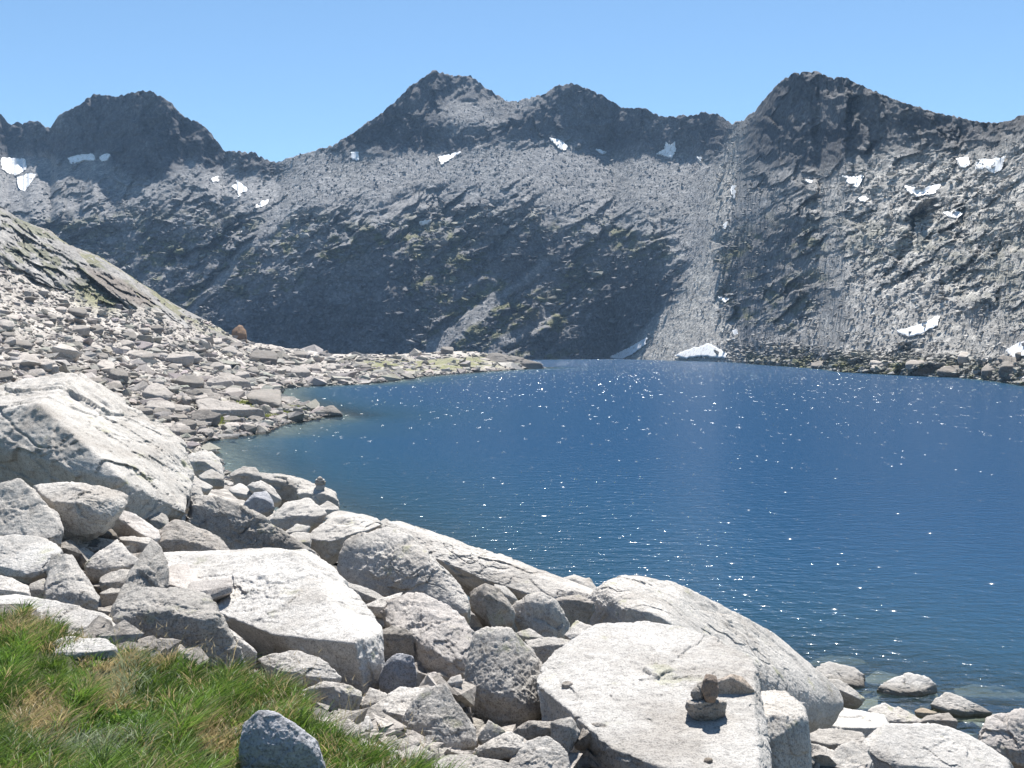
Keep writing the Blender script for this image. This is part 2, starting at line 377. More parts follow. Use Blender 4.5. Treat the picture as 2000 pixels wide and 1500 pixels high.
zone([(800,700),(870,640),(960,575),(1050,520),(1080,490),(1095,500),(1060,535),(980,590),(900,655),(850,700)], 36, 4, .05, 1, 8)
zone([(930,700),(1000,640),(1070,600),(1090,610),(1020,655),(970,700)], 37, 5, .05, 1, 8)
zone([(350,610),(400,560),(450,505),(520,430),(600,370),(615,375),(540,440),(470,515),(420,575),(372,618)], 36, 4, .05, 1, 8)
zone([(870,150),(940,150),(985,190),(900,205)], 48, 10, .6, 1, 5)
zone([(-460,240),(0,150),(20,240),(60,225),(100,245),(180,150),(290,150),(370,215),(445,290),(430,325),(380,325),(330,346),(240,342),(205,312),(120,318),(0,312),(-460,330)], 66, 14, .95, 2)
zone([(440,290),(520,296),(545,320),(520,345),(450,340)], 58, 14, .8, 2)
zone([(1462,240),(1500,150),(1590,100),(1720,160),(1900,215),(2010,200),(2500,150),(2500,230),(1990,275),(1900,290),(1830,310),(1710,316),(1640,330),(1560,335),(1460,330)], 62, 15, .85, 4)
zone([(1400,460),(1560,395),(1610,430),(1600,520),(1500,560),(1420,600)], 55, 20, .5, 4)
zone([(1400,590),(1480,560),(1580,530),(1640,560),(1560,630),(1440,640)], 52, 20, .4, 4)
zone([(1470,330),(1560,335),(1600,350),(1560,390),(1480,400)], 46, 14, .45, 3)
zone([(1640,330),(1990,290),(2500,260),(2500,640),(1980,640),(1800,560),(1640,520),(1600,430)], 37, 14, .02, 10)
zone([(1440,730),(1480,690),(1600,690),(1760,690),(1900,700),(2050,690),(2500,730),(2500,840),(2000,770)], 20, 14, .2, 3)
al = GU * .80 - GV * .60; ac = GU * .60 + GV * .80
nA = fbm(P2(al / 95, ac / 26), 1, 3, .6, 31) * 2.2 + 1.5 * fbm(P2(GU / 34, GV / 20), 1, 3, .62, 32)
ANG = np.clip(ANG, 10, 80)
def onmap(A): return sample(A, (MV - gv[0]) / 4.0, (MU - gu[0]) / 4.0)
ang = onmap(ANG); amp = onmap(AMP); dk = onmap(DARK); wm = onmap(WARM); nAm = onmap(nA)
sl_ = np.tan(np.radians(np.clip(ang + .35 * amp * nAm, 10, 80)))
m_ = M(MV); lnY = np.zeros_like(m_)
mm = .5 * (m_[1:] + m_[:-1]); sm = .5 * (sl_[1:] + sl_[:-1])
lnY[1:] = np.cumsum((m_[1:] - m_[:-1]) / np.maximum(sm - mm, .12), 0)
lnY = blur(lnY, 16, 1)
Y0 = -CAM_H / M(vb)
MY = Y0[None] * np.exp(lnY)
sc_ = MY / FPX
rough = np.clip(amp / 14, .25, 1.6)
land = np.clip((vb[None] - MV) / 8, 0, 1)
crg = np.clip(dk * 2 - .8, 0, 1)
gul = fbm(P2(MU / 30 + 1.5 * fbm(P2(MU / 60, MV / 60), 1, 2, .5, 58), MV / 95), 1, 4, .58, 54, True)
G_ = 1 / np.maximum(sl_ - m_, .25)
MY = MY + sc_ * land * (rough * (6 * fbm(P2(MU / 70, MV / 50), 1, 2, .5, 51, True) + 2.2 * fbm(P2(MU / 15, MV / 9), 1, 3, .62, 52)) + crg * 7 * gul
                              + (.35 + .5 * rough) * fbm(P2(MU / 7, MV / 5), 1, 2, .7, 53) + 1.2 * fbm(P2(MU / 40, MV / 40), 1, 2, .5, 56))
# angular rock faces: slabs tilted up to the right on the flanks, upright on the crags
wx_ = 10 * fbm(P2(MU / 50, MV / 40), 1, 3, .6, 57); wy_ = 8 * fbm(P2(MU / 50, MV / 40), 1, 3, .6, 58)
ra, rc = (MU + wx_) * .82 - (MV + wy_) * .57, (MU + wx_) * .57 + (MV + wy_) * .82
rk = np.clip((amp - 5) / 8, 0, 1.3); rk = np.where(ang > 68, np.minimum(rk, 1.0), rk)
rk = rk * np.clip(.85 + 1.1 * fbm(P2(MU / 110, MV / 75), 1, 3, .55, 59), .4, 1.35)
for lam, sd, k_ in ((60, 65, .55), (46, 66, .70), (21, 67, .72), (10, 68, .62), (5.5, 69, .5)):
    fl = facets(ra / (1.7 * lam), rc / (.62 * lam), sd, 1.0, .55); cr_ = facets((MU + wx_) / (.6 * lam), (MV + wy_) / (1.1 * lam), sd + 30, 1.0, .6)
    MY = MY + sc_ * land * G_ * lam * .62 * k_ * rk * (fl * (1 - crg) + 1.25 * cr_ * crg)
# boulder fields: small cells everywhere else
MY = MY + sc_ * land * np.clip(1.1 - rk, 0, 1) * (1.5 * facets(MU / 9, MV / 5, 71, 1.0, .8) + .9 * facets(MU / 5, MV / 3, 72, 1, .8)) * np.clip(G_, 0, 2) * .55
MP = at(MU, MV, MY)
# rock colours: schist crags, granite, grass on the ledges
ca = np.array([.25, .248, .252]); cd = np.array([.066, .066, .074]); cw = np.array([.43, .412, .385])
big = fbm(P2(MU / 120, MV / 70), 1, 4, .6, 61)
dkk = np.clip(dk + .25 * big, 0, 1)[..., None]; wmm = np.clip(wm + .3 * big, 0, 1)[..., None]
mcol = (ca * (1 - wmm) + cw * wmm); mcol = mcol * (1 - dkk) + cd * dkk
gdir = np.clip((58 - np.degrees(np.arctan(sl_))) / 14, 0, 1) * np.clip((amp - 9) / 6, 0, 1) * np.clip(fbm(P2(MU / 30, MV / 16), 1, 4, .6, 63) * 4 + .35, 0, 1) * np.clip((MV - 400) / 60, 0, 1)
shoreg = np.clip((MV - (vb - 45)[None]) / 20, 0, 1) * np.clip((MU - 1430) / 40, 0, 1) * np.clip(fbm(P2(MU / 24, MV / 9), 1, 3, .6, 64) * 4 + .2, 0, 1)
gr = np.clip(.85 * gdir * (1 - .65 * wm) + .6 * shoreg, 0, 1)[..., None]
mcol = mcol * (1 - gr) + np.array([.135, .135, .055]) * gr
# far side of the ridge
back = []; nb = 8
for k in range(1, nb):
    q = MP[-1].copy(); q[:, 1] += 26 * k; q[:, 0] *= q[:, 1] / MP[-1][:, 1]
    q[:, 2] = MP[-1][:, 2] - 14 * k - 2 * k * k; back.append(q)
MPa = np.concatenate([MP, np.stack(back)], 0); MCa = np.concatenate([mcol, np.repeat(mcol[-1:], nb - 1, 0)], 0)
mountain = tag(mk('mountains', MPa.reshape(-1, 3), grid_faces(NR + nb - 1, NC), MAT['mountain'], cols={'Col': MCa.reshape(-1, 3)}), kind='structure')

# ------------------------------------------------------------------ lake shore in plan
CHAIN_PX = [(1066,718),(960,724),(880,730),(800,737),(760,744),(700,750),(620,753),(545,758),(538,774),(600,796),(645,811),(600,820),(545,828),(500,846),
 (440,853),(385,862)]
CHAIN = np.array([at(u, v, shoreY(v))[:2] for u, v in CHAIN_PX] + [((u - 1000) / FPX * Y, Y) for u, Y in ((395,72),(440,58),(520,49),(610,41),(690,33.5),(790,26.5),
 (900,23.5),(1060,21),(1200,19.8),(1400,19.6),(1540,20.6),(1600,21.6),(1700,20.6),(1780,20.2),(1880,19.6),(1960,19.2),(2100,18.8),(2500,17.5))])
LAND = list(map(tuple, CHAIN)) + [(80, 10), (80, -60), (-500, -60), (-500, 600), (-20, 480)]
RIGHT = np.array([at(u, v, shoreY(v))[:2] for u, v in SHORE[2:]])
FAR = np.array([at(u, v, shoreY(v))[:2] for u, v in SHORE[:4]])
def lake_depth(x, y):
    d = segdist(CHAIN, x, y); d = np.where(inside(LAND, x, y), -d, d)
    d2 = np.minimum(segdist(RIGHT, x, y), segdist(FAR, x, y))
    return d, d2

# ------------------------------------------------------------------ the left slope and the spit
LR = [(-700,250),(0,403),(40,430),(90,450),(130,478),(190,500),(240,530),(300,572),(350,600),(400,625),(450,652),(480,668),(520,676),(560,683),(640,691),(700,693),(800,690),(870,687),(950,692),(1000,703),(1040,712),(1066,717),(1090,719)]
YR = [(-700,230),(0,260),(300,290),(450,320),(600,370),(800,400),(950,420),(1066,432)]
su = np.linspace(-650, 1085, 600); sY = np.exp(np.linspace(math.log(36), math.log(560), 360))
SX = ((su - 1000) / FPX)[None] * sY[:, None]; SY = np.broadcast_to(sY[:, None], SX.shape); SU = np.broadcast_to(su[None], SX.shape)
d_in, _ = lake_depth(SX, SY); d_in = -d_in
soft = lambda a: np.log1p(np.exp(np.clip(a, -30, 30)))
prof = .055 * np.clip(d_in, 0, None) + .40 * 12 * soft((d_in - 24) / 12.0) + .12 * np.tanh(np.clip(d_in, 0, 9) / 3)
yr = polyline(YR, su)[None]
over = soft((SY - yr) / 4.0) * 4.0
mt = M(polyline(LR, su))
kk = np.ones(len(su))
for _ in range(2):
    lo = np.full(len(su), .05); hi = np.full(len(su), 4.0)
    for it in range(24):
        mid = .5 * (lo + hi); z = prof * mid[None] - .75 * over
        e = ((z - CAM_H) / SY)[SY[:, 0] > 60].max(0)
        hi = np.where(e > mt, mid, hi); lo = np.where(e > mt, lo, mid)
    kk = blur(.5 * (lo + hi), 4)
near = np.clip((SY - 70) / 90, 0, 1)
SZ = prof * (kk[None] * near + (1 - near) * np.minimum(kk[None], .9)) - .75 * over
SZ = np.where(d_in < 0, np.maximum(.22 * d_in, -5), SZ)
hgt = np.clip(SZ / 8, 0, 1)
v_s = 750 - FPX * np.tan(np.arctan((SZ - CAM_H) / SY) + PITCH)
SZ0 = SZ.copy()
outc = np.clip((SZ / np.maximum((SZ * (SY < yr + 5)).max(0)[None], 1) - .62) / .12, 0, 1) * np.clip((400 - SU) / 60, 0, 1)
PW = np.stack([SX, SY, SZ], -1)
al2 = SX * .75 - SY * .35
SZ = SZ + (.12 + hgt) * (1.1 * fbm(PW, 22, 3, .5, 71) + .55 * fbm(PW, 5, 3, .6, 72)) * np.clip(d_in / 6 + .15, .05, 1)
sa, sb = SU * .86 + v_s * .51, -SU * .51 + v_s * .86
SP = np.stack([SX, SY, SZ], -1)
c0 = np.array([.36, .33, .30]); scol = np.ones(SX.shape + (1,)) * c0
n1 = fbm(PW, 30, 4, .6, 75)[..., None]; scol = scol * (1 + .35 * n1)
scol = scol * (1 - .30 * outc[..., None])
def spot(poly, feather=6):
    return blur(inside(poly, SU, v_s).astype(float), 3)
gmask = np.clip(spot([(130,560),(165,552),(250,590),(215,600),(160,580)]) * 1.0
  + np.clip(fbm(PW, 9, 4, .6, 76) * 4 + .85, 0, 1) * (np.clip(spot([(410,790),(470,782),(590,795),(610,803),(540,815),(470,825),(400,830)]) * 1.3
  + .8 * spot([(700,705),(960,694),(985,715),(860,728),(720,728)]) + .55 * spot([(110,462),(200,500),(330,580),(450,648),(455,668),(400,650),(300,600),(190,540),(120,490)]), 0, 1)), 0, 1)
gmask = gmask * np.clip(SZ * 8, 0, 1)
scol = scol * (1 - gmask[..., None]) + np.array([.15, .155, .05]) * gmask[..., None]
wetm = np.clip(1 - (SZ - .05) / .2, 0, 1)[..., None]; scol = scol * (1 - .55 * wetm)
left_slope = tag(mk('left_hillside', SP.reshape(-1, 3), grid_faces(*SX.shape), MAT['slope'], cols={'Col': scol.reshape(-1, 3)}), kind='structure')
# the slabby rock spine along the crest of the hillside
OUT = [(-200,300),(-140,330),(0,398),(40,425),(90,445),(130,472),(190,494),(240,524),(300,566),(350,594),(392,615),(380,630),(330,632),(275,606),(215,584),(150,562),(90,548),(0,505),(-140,440),(-200,420)]
ou = np.arange(-190, 470, 1.9); ol = polyline(LR, ou)
ov = ol[None] + np.linspace(-1, 150, 96)[:, None]; OU = np.broadcast_to(ou[None], ov.shape)
env = np.minimum.accumulate(np.where(SY < 62, 2000, 750 - FPX * np.tan(np.arctan((SZ0 - CAM_H) / SY) + PITCH)), 0)
env = sample(env.T, (ou - su[0]) / (su[1] - su[0]), np.zeros(len(ou))) if False else np.stack([np.interp(ou, su, env[r]) for r in range(env.shape[0])])
OY = np.stack([np.interp(-ov[:, c], -env[:, c], sY) for c in range(len(ou))], 1)
OY = np.minimum(OY, polyline(YR, ou)[None])
wq = 9 * fbm(P2(OU / 60, ov / 40), 1, 3, .6, 79)
om = blur(inside(OUT, OU, ov).astype(float), 4)
oa, ob_ = (OU + wq) * .86 + (ov + wq) * .51, -(OU + wq) * .51 + (ov + wq) * .86
edge = np.clip((ov - ol[None]) / 6, 0, 1)
OY = OY - (3.2 * om - 1.4) + OY / FPX * 1.6 * edge * (18 * facets(oa / 130, ob_ / 24, 77, 1.0, .9) + 11 * facets(oa / 46, ob_ / 10, 78, 1, .8) + 5 * facets(oa / 15, ob_ / 6, 80, 1, .8) + 2.0 * fbm(P2(OU / 9, ov / 6), 1, 3, .6, 74))
OC = np.ones(OU.shape + (1,)) * np.array([.27, .258, .245]) * (1 + .3 * fbm(P2(OU / 60, ov / 40), 1, 4, .6, 83)[..., None])
og = np.clip(fbm(P2(oa / 60, ob_ / 14), 1, 4, .6, 84) * 5 - .4, 0, 1) * .55; og = np.maximum(og, .85 * blur(inside([(135,552),(165,556),(215,580),(250,602),(205,596),(160,580)], OU, ov).astype(float), 3)); OC = OC * (1 - og[..., None]) + np.array([.12, .125, .05]) * og[..., None]
ok_ = blur(inside([(160,515),(240,545),(305,590),(292,607),(255,592),(200,562)], OU + wq, ov).astype(float), 2)[..., None]; OC = OC * (1 - ok_) + np.array([.19, .165, .145]) * ok_
OP = at(OU, ov, OY)
keep_ = (om > .06).ravel()[grid_faces(*OU.shape)].all(1); Fo = grid_faces(*OU.shape)[keep_]; uo, io = np.unique(Fo, return_inverse=True)
tag(mk('hillside_outcrop', OP.reshape(-1, 3)[uo], io.reshape(-1, 4), MAT['slope'], cols={'Col': OC.reshape(-1, 3)[uo]}), kind='structure')
slope_bvh = BVHTree.FromPolygons([tuple(p) for p in SP[::2, ::2].reshape(-1, 3)], grid_faces(*SX[::2, ::2].shape).tolist())
mount_bvh = BVHTree.FromPolygons([tuple(p) for p in MP[::2, ::2].reshape(-1, 3)], grid_faces(*MU[::2, ::2].shape).tolist())
def cast(bvh, u, v):
    d = at(u, v, 1.0) - np.array([0, 0, CAM_H]); d = Vector(d).normalized()
    h = bvh.ray_cast(Vector((0, 0, CAM_H)), d)
    return np.array(h[0]) if h[0] is not None else None

# ------------------------------------------------------------------ lake
wv = 680.6 + np.exp(np.linspace(math.log(12.0), math.log(1500), 330)); wu = np.linspace(-900, 2900, 400)
WY = (-CAM_H / M(wv))[:, None]; WX = ((wu - 1000) / FPX)[None] * WY; WYY = np.broadcast_to(WY, WX.shape)
dn, dr = lake_depth(WX, WYY)
dep = 1 - np.exp(-np.minimum(np.clip(dn, 0, None) * .25, 1.2 * np.clip(dr, 0, None)) / 2.2)
lake = tag(mk('lake_water', np.stack([WX, WYY, np.zeros_like(WX)], -1).reshape(-1, 3), grid_faces(*WX.shape), MAT['water'], cols={'depth': dep.ravel()}), kind='structure')
# ------------------------------------------------------------------ boulders
_CS = {}
def cubesphere(n):
    if n in _CS: return _CS[n]
    a = np.tan(np.linspace(-1, 1, n + 1) * math.pi / 4); A, B = np.meshgrid(a, a); o = np.ones_like(A)
    Vs, Fs, off = [], [], 0
    for f in ((A, B, o), (-A, B, -o), (o, A, B), (-o, -A, B), (B, o, A), (B, -o, -A)):
        Vs.append(np.stack(f, -1).reshape(-1, 3)); Fs.append(grid_faces(n + 1, n + 1) + off); off += (n + 1) ** 2
    V = np.concatenate(Vs); F = np.concatenate(Fs)
    key = np.round(V * 1e5).astype(np.int64); _, idx, inv = np.unique(key, axis=0, return_index=True, return_inverse=True)
    V = V[idx]; F = inv.ravel()[F]; V = V / np.linalg.norm(V, axis=1, keepdims=True)
    p0, p1, p2 = V[F[0, 0]], V[F[0, 1]], V[F[0, 2]]
    fl = np.einsum('ij,ij->i', np.cross(V[F[:, 1]] - V[F[:, 0]], V[F[:, 2]] - V[F[:, 0]]), V[F[:, 0]]) < 0
    F[fl] = F[fl][:, ::-1]
    _CS[n] = (V, F); return _CS[n]
def hull(pts):
    bm = bmesh.new()
    for p in pts: bm.verts.new(p)
    r = bmesh.ops.convex_hull(bm, input=bm.verts)
    hv = sorted({v for f in bm.faces for v in f.verts}, key=lambda v: v.index)
    bm.normal_update()
    N = np.array([f.normal[:] for f in bm.faces]); Cc = np.array([f.calc_center_median()[:] for f in bm.faces]); A = np.array([f.calc_area() for f in bm.faces])
    V = np.array([v.co[:] for v in bm.verts if v.link_faces]); bm.free()
    c = V.mean(0); sg = np.sign(np.einsum('ij,ij->i', N, Cc - c)); N = N * sg[:, None]; D = np.einsum('ij,ij->i', N, Cc - c)
    keepN, keepD = [], []
    for i in np.argsort(-A):
        if A[i] < 1e-9: continue
        for j in range(len(keepN)):
            if N[i] @ keepN[j] > .985: keepD[j] = max(keepD[j], D[i]); break
        else: keepN.append(N[i]); keepD.append(D[i])
    return V, c, np.array(keepN), np.maximum(np.array(keepD), 1e-3)
def rock_shape(pts, n, p=70, rough=1.0, seed=0, cuts=5, strata=0, wmin=.03):
    """a block bounded by the planes of the hull of pts, edges worn round, corners chipped, faces pitted"""
    V, c, N, D = hull(pts); r_ = np.random.default_rng(seed + 1)
    ordr = np.argsort(-((V - c) @ N.T).max(0) * 0 - D)      # facets: each face is really several, broken at slightly different angles
    extraN, extraD = [], []
    for i in range(len(N)):
        on = V[np.abs((V - c) @ N[i] - D[i]) < .04 * D.max()]
        if len(on) < 3: continue
        for _ in range(2):
            q = N[i] + r_.normal(0, .16, 3); q /= np.linalg.norm(q)
            pt = on.mean(0) + (on[r_.integers(len(on))] - on.mean(0)) * r_.uniform(.25, .6) - c
            extraN.append(q); extraD.append(max(q @ pt, .93 * ((V - c) @ q).max()))
    if extraN and cuts > 0: N = np.vstack([N, extraN]); D = np.concatenate([D, extraD])
    for _ in range(cuts):
        q = r_.normal(size=3); q[2] = abs(q[2]) * .6; q /= np.linalg.norm(q)
        s = ((V - c) @ q).max(); N = np.vstack([N, q]); D = np.append(D, s * r_.uniform(.91, .97))
    cv = np.cov((V - c).T) + np.eye(3) * 1e-4; ev, ew = np.linalg.eigh(cv); A = ew @ np.diag(np.sqrt(ev) / np.sqrt(ev).max()) @ ew.T
    u, F = cubesphere(n); wdir = u @ A.T; wdir /= np.linalg.norm(wdir, axis=1, keepdims=True)
    q = np.maximum(wdir @ N.T, 0) / D[None]
    mx = q.max(1); t = 1 / (mx * (((q / mx[:, None]) ** p).sum(1)) ** (1 / p))
    R = np.cbrt(np.prod(np.sqrt(ev)) ) * 1.7
    X = t[:, None] * wdir
    off = np.array([seed * 3.7 % 91, seed * 1.3 % 57, seed * 7.1 % 83])
    Xn = X + off * R
    k = R * rough
    d = .045 * k * fbm(Xn, 1.1 * R, 2, .5, 5) + .016 * k * fbm(Xn, .12 * R, 3, .66, 7)
    wp = Xn + .10 * R * np.stack([fbm(Xn, .5 * R, 2, .5, 14), fbm(Xn, .5 * R, 2, .5, 15), fbm(Xn, .5 * R, 2, .5, 16)], 1)
    d = d + .075 * k * facets3(wp / (.75 * R), 1, .8, .35)
    if n >= 14: d = d + .036 * k * facets3(wp / (.30 * R), 2, .8, .4)
    if n >= 24:
        # thin sheets broken off along irregular edges, hairline cracks, small chips
        sh = fbm(Xn, .9 * R, 4, .5, 8); d = d - .013 * k * np.clip(sh * 26, -1, 1)
        d = d - .030 * k * np.exp(-(fbm(Xn * np.array([1, .6, 1.3]), 1.3 * R, 3, .5, 9) / .008) ** 2) - .018 * k * np.exp(-(fbm(Xn * np.array([.7, 1.2, .8]), .8 * R, 3, .5, 19) / .008) ** 2)
        d = d + .014 * k * facets3(wp / (.115 * R), 3, .8, .5)
    if n >= 48:
        d = d + .011 * min(k, .7) * fbm(Xn, .045 * min(R, 1.2), 3, .65, 12)
    if strata:
        ax = np.array([.25, -.5, .83]); ax /= np.linalg.norm(ax)
        sN = (Xn @ ax) / (R * .22) + .8 * fbm(Xn, R, 3, .5, 13); fr = sN - np.floor(sN)
        d = d + strata * k * (fr - .5)
    X = X * (1 + d / np.maximum(t, 1e-6))[:, None] + c
    return X, F
def quant(n):
    for q in (5, 7, 10, 14, 20, 28, 40, 56, 76, 100, 130):
        if n <= q: return q
    return 130
TOPS = {}
def block(name, outline, crease, top, front, thick=.75, p=110, rough=1.0, m='pale', seed=0, strata=0, dens=1.0, cuts=4, place=True):
    """outline: silhouette corners, crease: the edge between upper and front face (each with its distance), slopes of both faces in degrees"""
    o = [tuple(q) for q in outline]; cr = np.array(crease, float)
    uu = [q[0] for q in o]; vv = [q[1] for q in o]
    uc = .5 * (min(uu) + max(uu)); vc = .5 * (min(vv) + max(vv)); g = 1.06
    st, sf = math.tan(math.radians(top)), math.tan(math.radians(front))
    def depth(u, v):
        cvv = np.interp(u, cr[:, 0], cr[:, 1]); Yc = np.interp(u, cr[:, 0], cr[:, 2]); s = st if v < cvv else sf
        den = s - M(v)
        if v < cvv and den < .08: den = .08
        r = (s - M(cvv)) / den
        return Yc * float(np.clip(r, .8, 1.9))
    pts = []
    for q in o:
        u, v = uc + (q[0] - uc) * g, vc + (q[1] - vc) * g
        pts.append(at(u, v, q[2] if len(q) > 2 else depth(q[0], q[1])))
    cpts = [at(u, v, Y) for u, v, Y in crease]
    P = np.array(pts); wpx = max(uu) - min(uu); hpx = max(vv) - min(vv)
    Ym = float(np.mean(cr[:, 2])); W = Ym / FPX * math.sqrt(wpx * hpx); th = thick * W
    ctr = P.mean(0); bk = []
    zlo = P[:, 2].min(); zr = P[:, 2].max() - zlo
    for a in P:
        mq = (a[2] - CAM_H) / a[1]
        b = ctr + (a - ctr) * .86; low = a[2] < zlo + .3 * zr
        dy = th * (.45 if low else 1.0)
        bk.append([b[0] * (b[1] + dy) / b[1], b[1] + dy, b[2] + (mq - .14) * dy - (.22 * zr if low else 0)])
    allp = np.concatenate([P, np.array(cpts), np.array(bk)])
    n = quant(dens * math.sqrt(wpx * hpx) / 3.4)
    X, F = rock_shape(allp, n, p, rough, seed, cuts, strata)
    if not place: return X, F, n
    loc = np.array([X[:, 0].mean(), X[:, 1].mean(), X[:, 2].min()])
    ob = mk(name, X, F, MAT[m], loc=loc, smooth=True)
    return ob, X
ROCKBASE = []
def boulder(label, outline, crease, top=15, front=80, m='pale', group='granite boulders heaped along the shore', cat='boulder', name='boulder', **kw):
    boulder.k += 1
    ob, X = block(name, outline, crease, top, front, m=m, seed=boulder.k * 17 + kw.pop('seed', 0), **kw)
    tag(ob, label, cat, group)
    ROCKBASE.append((X[:, 0].mean(), X[:, 1].mean(), X[:, 2].min() + .22 * np.ptp(X[:, 2]), max(np.ptp(X[:, 0]), np.ptp(X[:, 1])) * .5, X[:, 2].max()))
    boulder.last = X; boulder.meshes.append((ob, X)); return ob
boulder.k = 0; boulder.meshes = []
B = boulder
# --- left edge
B('huge sloping boulder at the left edge, far larger than the stones below it', [(-160,800,15),(-20,792,15.6),(40,768,16),(130,757,16.2),(165,772,16.2),(215,800,16),(285,835,16),(330,868,15.8),(350,912,15),(342,965,13.8),(330,1005,12.9),(250,1008,12.3),(150,965,13.0),(0,955,14.0),(-160,960,14.0)],
  [(-160,842,13.4),(0,830,13.3),(62,815,13.2),(150,885,12.6),(232,955,12.1)], m='pale', thick=.8, rough=.75, cuts=0, strata=.022, p=90)
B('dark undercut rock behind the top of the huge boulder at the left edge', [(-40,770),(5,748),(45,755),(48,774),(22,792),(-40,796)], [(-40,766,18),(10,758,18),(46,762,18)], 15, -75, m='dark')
B('grey coarse slab leaning at the left edge below the huge boulder', [(-70,955),(0,945),(38,935),(60,948),(95,985),(112,1030),(117,1062),(60,1066),(0,1056),(-70,1056)], [(-70,1036,9.6),(0,1036,9.6),(60,1050,9.5),(113,1054,9.4)], 40, 78, m='grey', rough=.8)
B('long round-nosed pale boulder resting over a dark hollow, under the huge boulder', [(60,952),(110,945),(165,952),(200,950),(243,968),(244,990),(205,1025),(150,1032),(118,1046),(104,1000)], [(102,990,10.2),(165,992,10.1),(210,1003,10.2),(243,984,10.4)], 18, -78, rough=.8, p=60, cuts=2)
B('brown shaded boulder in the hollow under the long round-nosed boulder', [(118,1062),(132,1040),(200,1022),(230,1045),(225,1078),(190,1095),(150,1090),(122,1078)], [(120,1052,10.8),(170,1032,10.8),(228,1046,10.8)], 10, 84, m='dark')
B('flat white slab at the left edge just above the small grass pocket', [(-60,1062),(10,1048),(80,1048),(122,1076),(108,1108),(80,1118),(60,1128),(0,1102),(-60,1094)], [(-60,1090,8.9),(0,1097,8.8),(62,1122,8.5),(110,1098,8.6)], 13, 82, m='white')
B('oblong pale boulder leaning down between the flat white slab and the long low slab', [(100,1085),(125,1083),(152,1110),(188,1165),(180,1188),(150,1198),(88,1178),(104,1120)], [(90,1166,8.0),(132,1158,7.95),(184,1162,8.0)], 26, 80)
B('mottled pale boulder below the brown shaded boulder', [(168,1098),(190,1080),(226,1056),(252,1075),(280,1100),(274,1120),(220,1117),(195,1128),(168,1122)], [(168,1106,9.2),(205,1112,9.1),(277,1102,9.2)], 30, 82)
B('white-topped slab tilted over a dark slot, right of the long round-nosed boulder', [(220,1008),(236,995),(266,1005),(306,1033),(313,1048),(301,1060),(258,1047),(224,1036)], [(221,1004,11.4),(246,1021,11.2),(280,1044,11),(306,1055,11)], 18, -78, m='pink')
B('small buff slab tucked under the tilted white-topped slab', [(232,1048),(290,1050),(303,1062),(288,1084),(258,1072)], [(232,1054,10.7),(292,1064,10.6)], 12, 82)
B('grey block below the mottled pale boulder, left of the steep narrow ridge rock', [(194,1128),(230,1112),(272,1120),(277,1132),(240,1152),(198,1152)], [(194,1140,8.8),(240,1136,8.7),(276,1130,8.8)], 18, 84)
B('dark block in the gap left of the steep narrow ridge rock', [(196,1157),(216,1149),(248,1154),(226,1188),(200,1194)], [(196,1160,8.4),(248,1158,8.4)], 10, 86, m='grey')
B('long low white slab along the back edge of the grass', [(-60,1172),(0,1163),(50,1170),(90,1185),(130,1195),(172,1214),(222,1214),(240,1232),(250,1256),(190,1256),(130,1240),(60,1220),(-60,1230)], [(-60,1216,6.9),(60,1212,6.8),(130,1228,6.7),(190,1240,6.6),(246,1246,6.6)], 9, 80, rough=.6, p=60, m='white')
B('little grey stone on the flat white slab lower edge, beside the grass pocket', [(60,1140),(85,1130),(101,1146),(96,1166),(70,1172),(57,1160)], [(58,1150,8.1),(99,1152,8.1)], 20, 82, m='grey')
B('low pale slab at the left edge behind the long low white slab', [(-60,1124),(10,1123),(57,1145),(62,1166),(0,1168),(-60,1166)], [(-60,1150,7.9),(0,1152,7.8),(60,1158,7.8)], 13, 80)
B('steep narrow ridge rock at the left end of the great pale slab', [(285,1085),(306,1060),(320,1080),(327,1142),(300,1168),(232,1203),(212,1208),(250,1160)], [(214,1200,8.0),(268,1130,8.4),(300,1085,8.7),(326,1120,8.6)], 35, 72, m='grey', strata=.02)
# --- the great slab and its neighbours
B('great pale slab with a broad smooth top, the widest in the left half', [(302,1088),(360,1095),(450,1084),(530,1077),(600,1088),(642,1110),(692,1170),(737,1230),(742,1290),(727,1345),(700,1352),(655,1325),(560,1295),(500,1268),(440,1225),(410,1172),(335,1160),(316,1120)],
  [(330,1150,9.2),(400,1165,8.9),(440,1160,8.7),(520,1192,8.3),(600,1235,7.8),(660,1272,7.4),(704,1290,7.3),(740,1256,7.6)], 6, -76, m='white', rough=.6, p=90, cuts=0, strata=.006, thick=.5)
B('broken ledge on the left end of the great pale slab, upper piece', [(318,1112),(365,1100),(372,1118),(368,1146),(410,1162),(395,1176),(328,1158)], [(318,1140,8.75),(368,1152,8.7),(410,1168,8.6)], 8, 84, m='pink', rough=.5)
B('broken ledge on the left end of the great pale slab, lower piece', [(372,1137),(452,1128),(453,1156),(405,1174),(360,1164)], [(360,1160,8.5),(405,1166,8.45),(453,1146,8.5)], 8, 84, m='pink', rough=.5)
B('flat-topped block with a dark front standing at the edge of the grass', [(222,1186),(260,1163),(330,1164),(410,1176),(424,1190),(442,1225),(474,1275),(474,1302),(400,1300),(310,1280),(240,1265),(216,1222)], [(222,1206,6.75),(262,1196,6.7),(330,1192,6.65),(402,1204,6.6),(428,1206,6.7)], 6, 86, m='grey', p=60, cuts=1)
B('thin upright flake between the flat-topped block and the great pale slab', [(430,1212),(450,1228),(500,1272),(497,1288),(470,1300),(452,1265)], [(432,1226,7.1),(466,1252,7.0),(498,1276,7.0)], 30, 82)
B('rust-faced rock behind the left end of the great pale slab', [(290,1088),(306,1035),(340,1014),(390,1028),(432,1057),(464,1090),(400,1104),(335,1102)], [(292,1062,11.2),(335,1048,11.2),(380,1058,11.2),(422,1080,11.2),(462,1092,11.2)], 28, 84, m='stain')
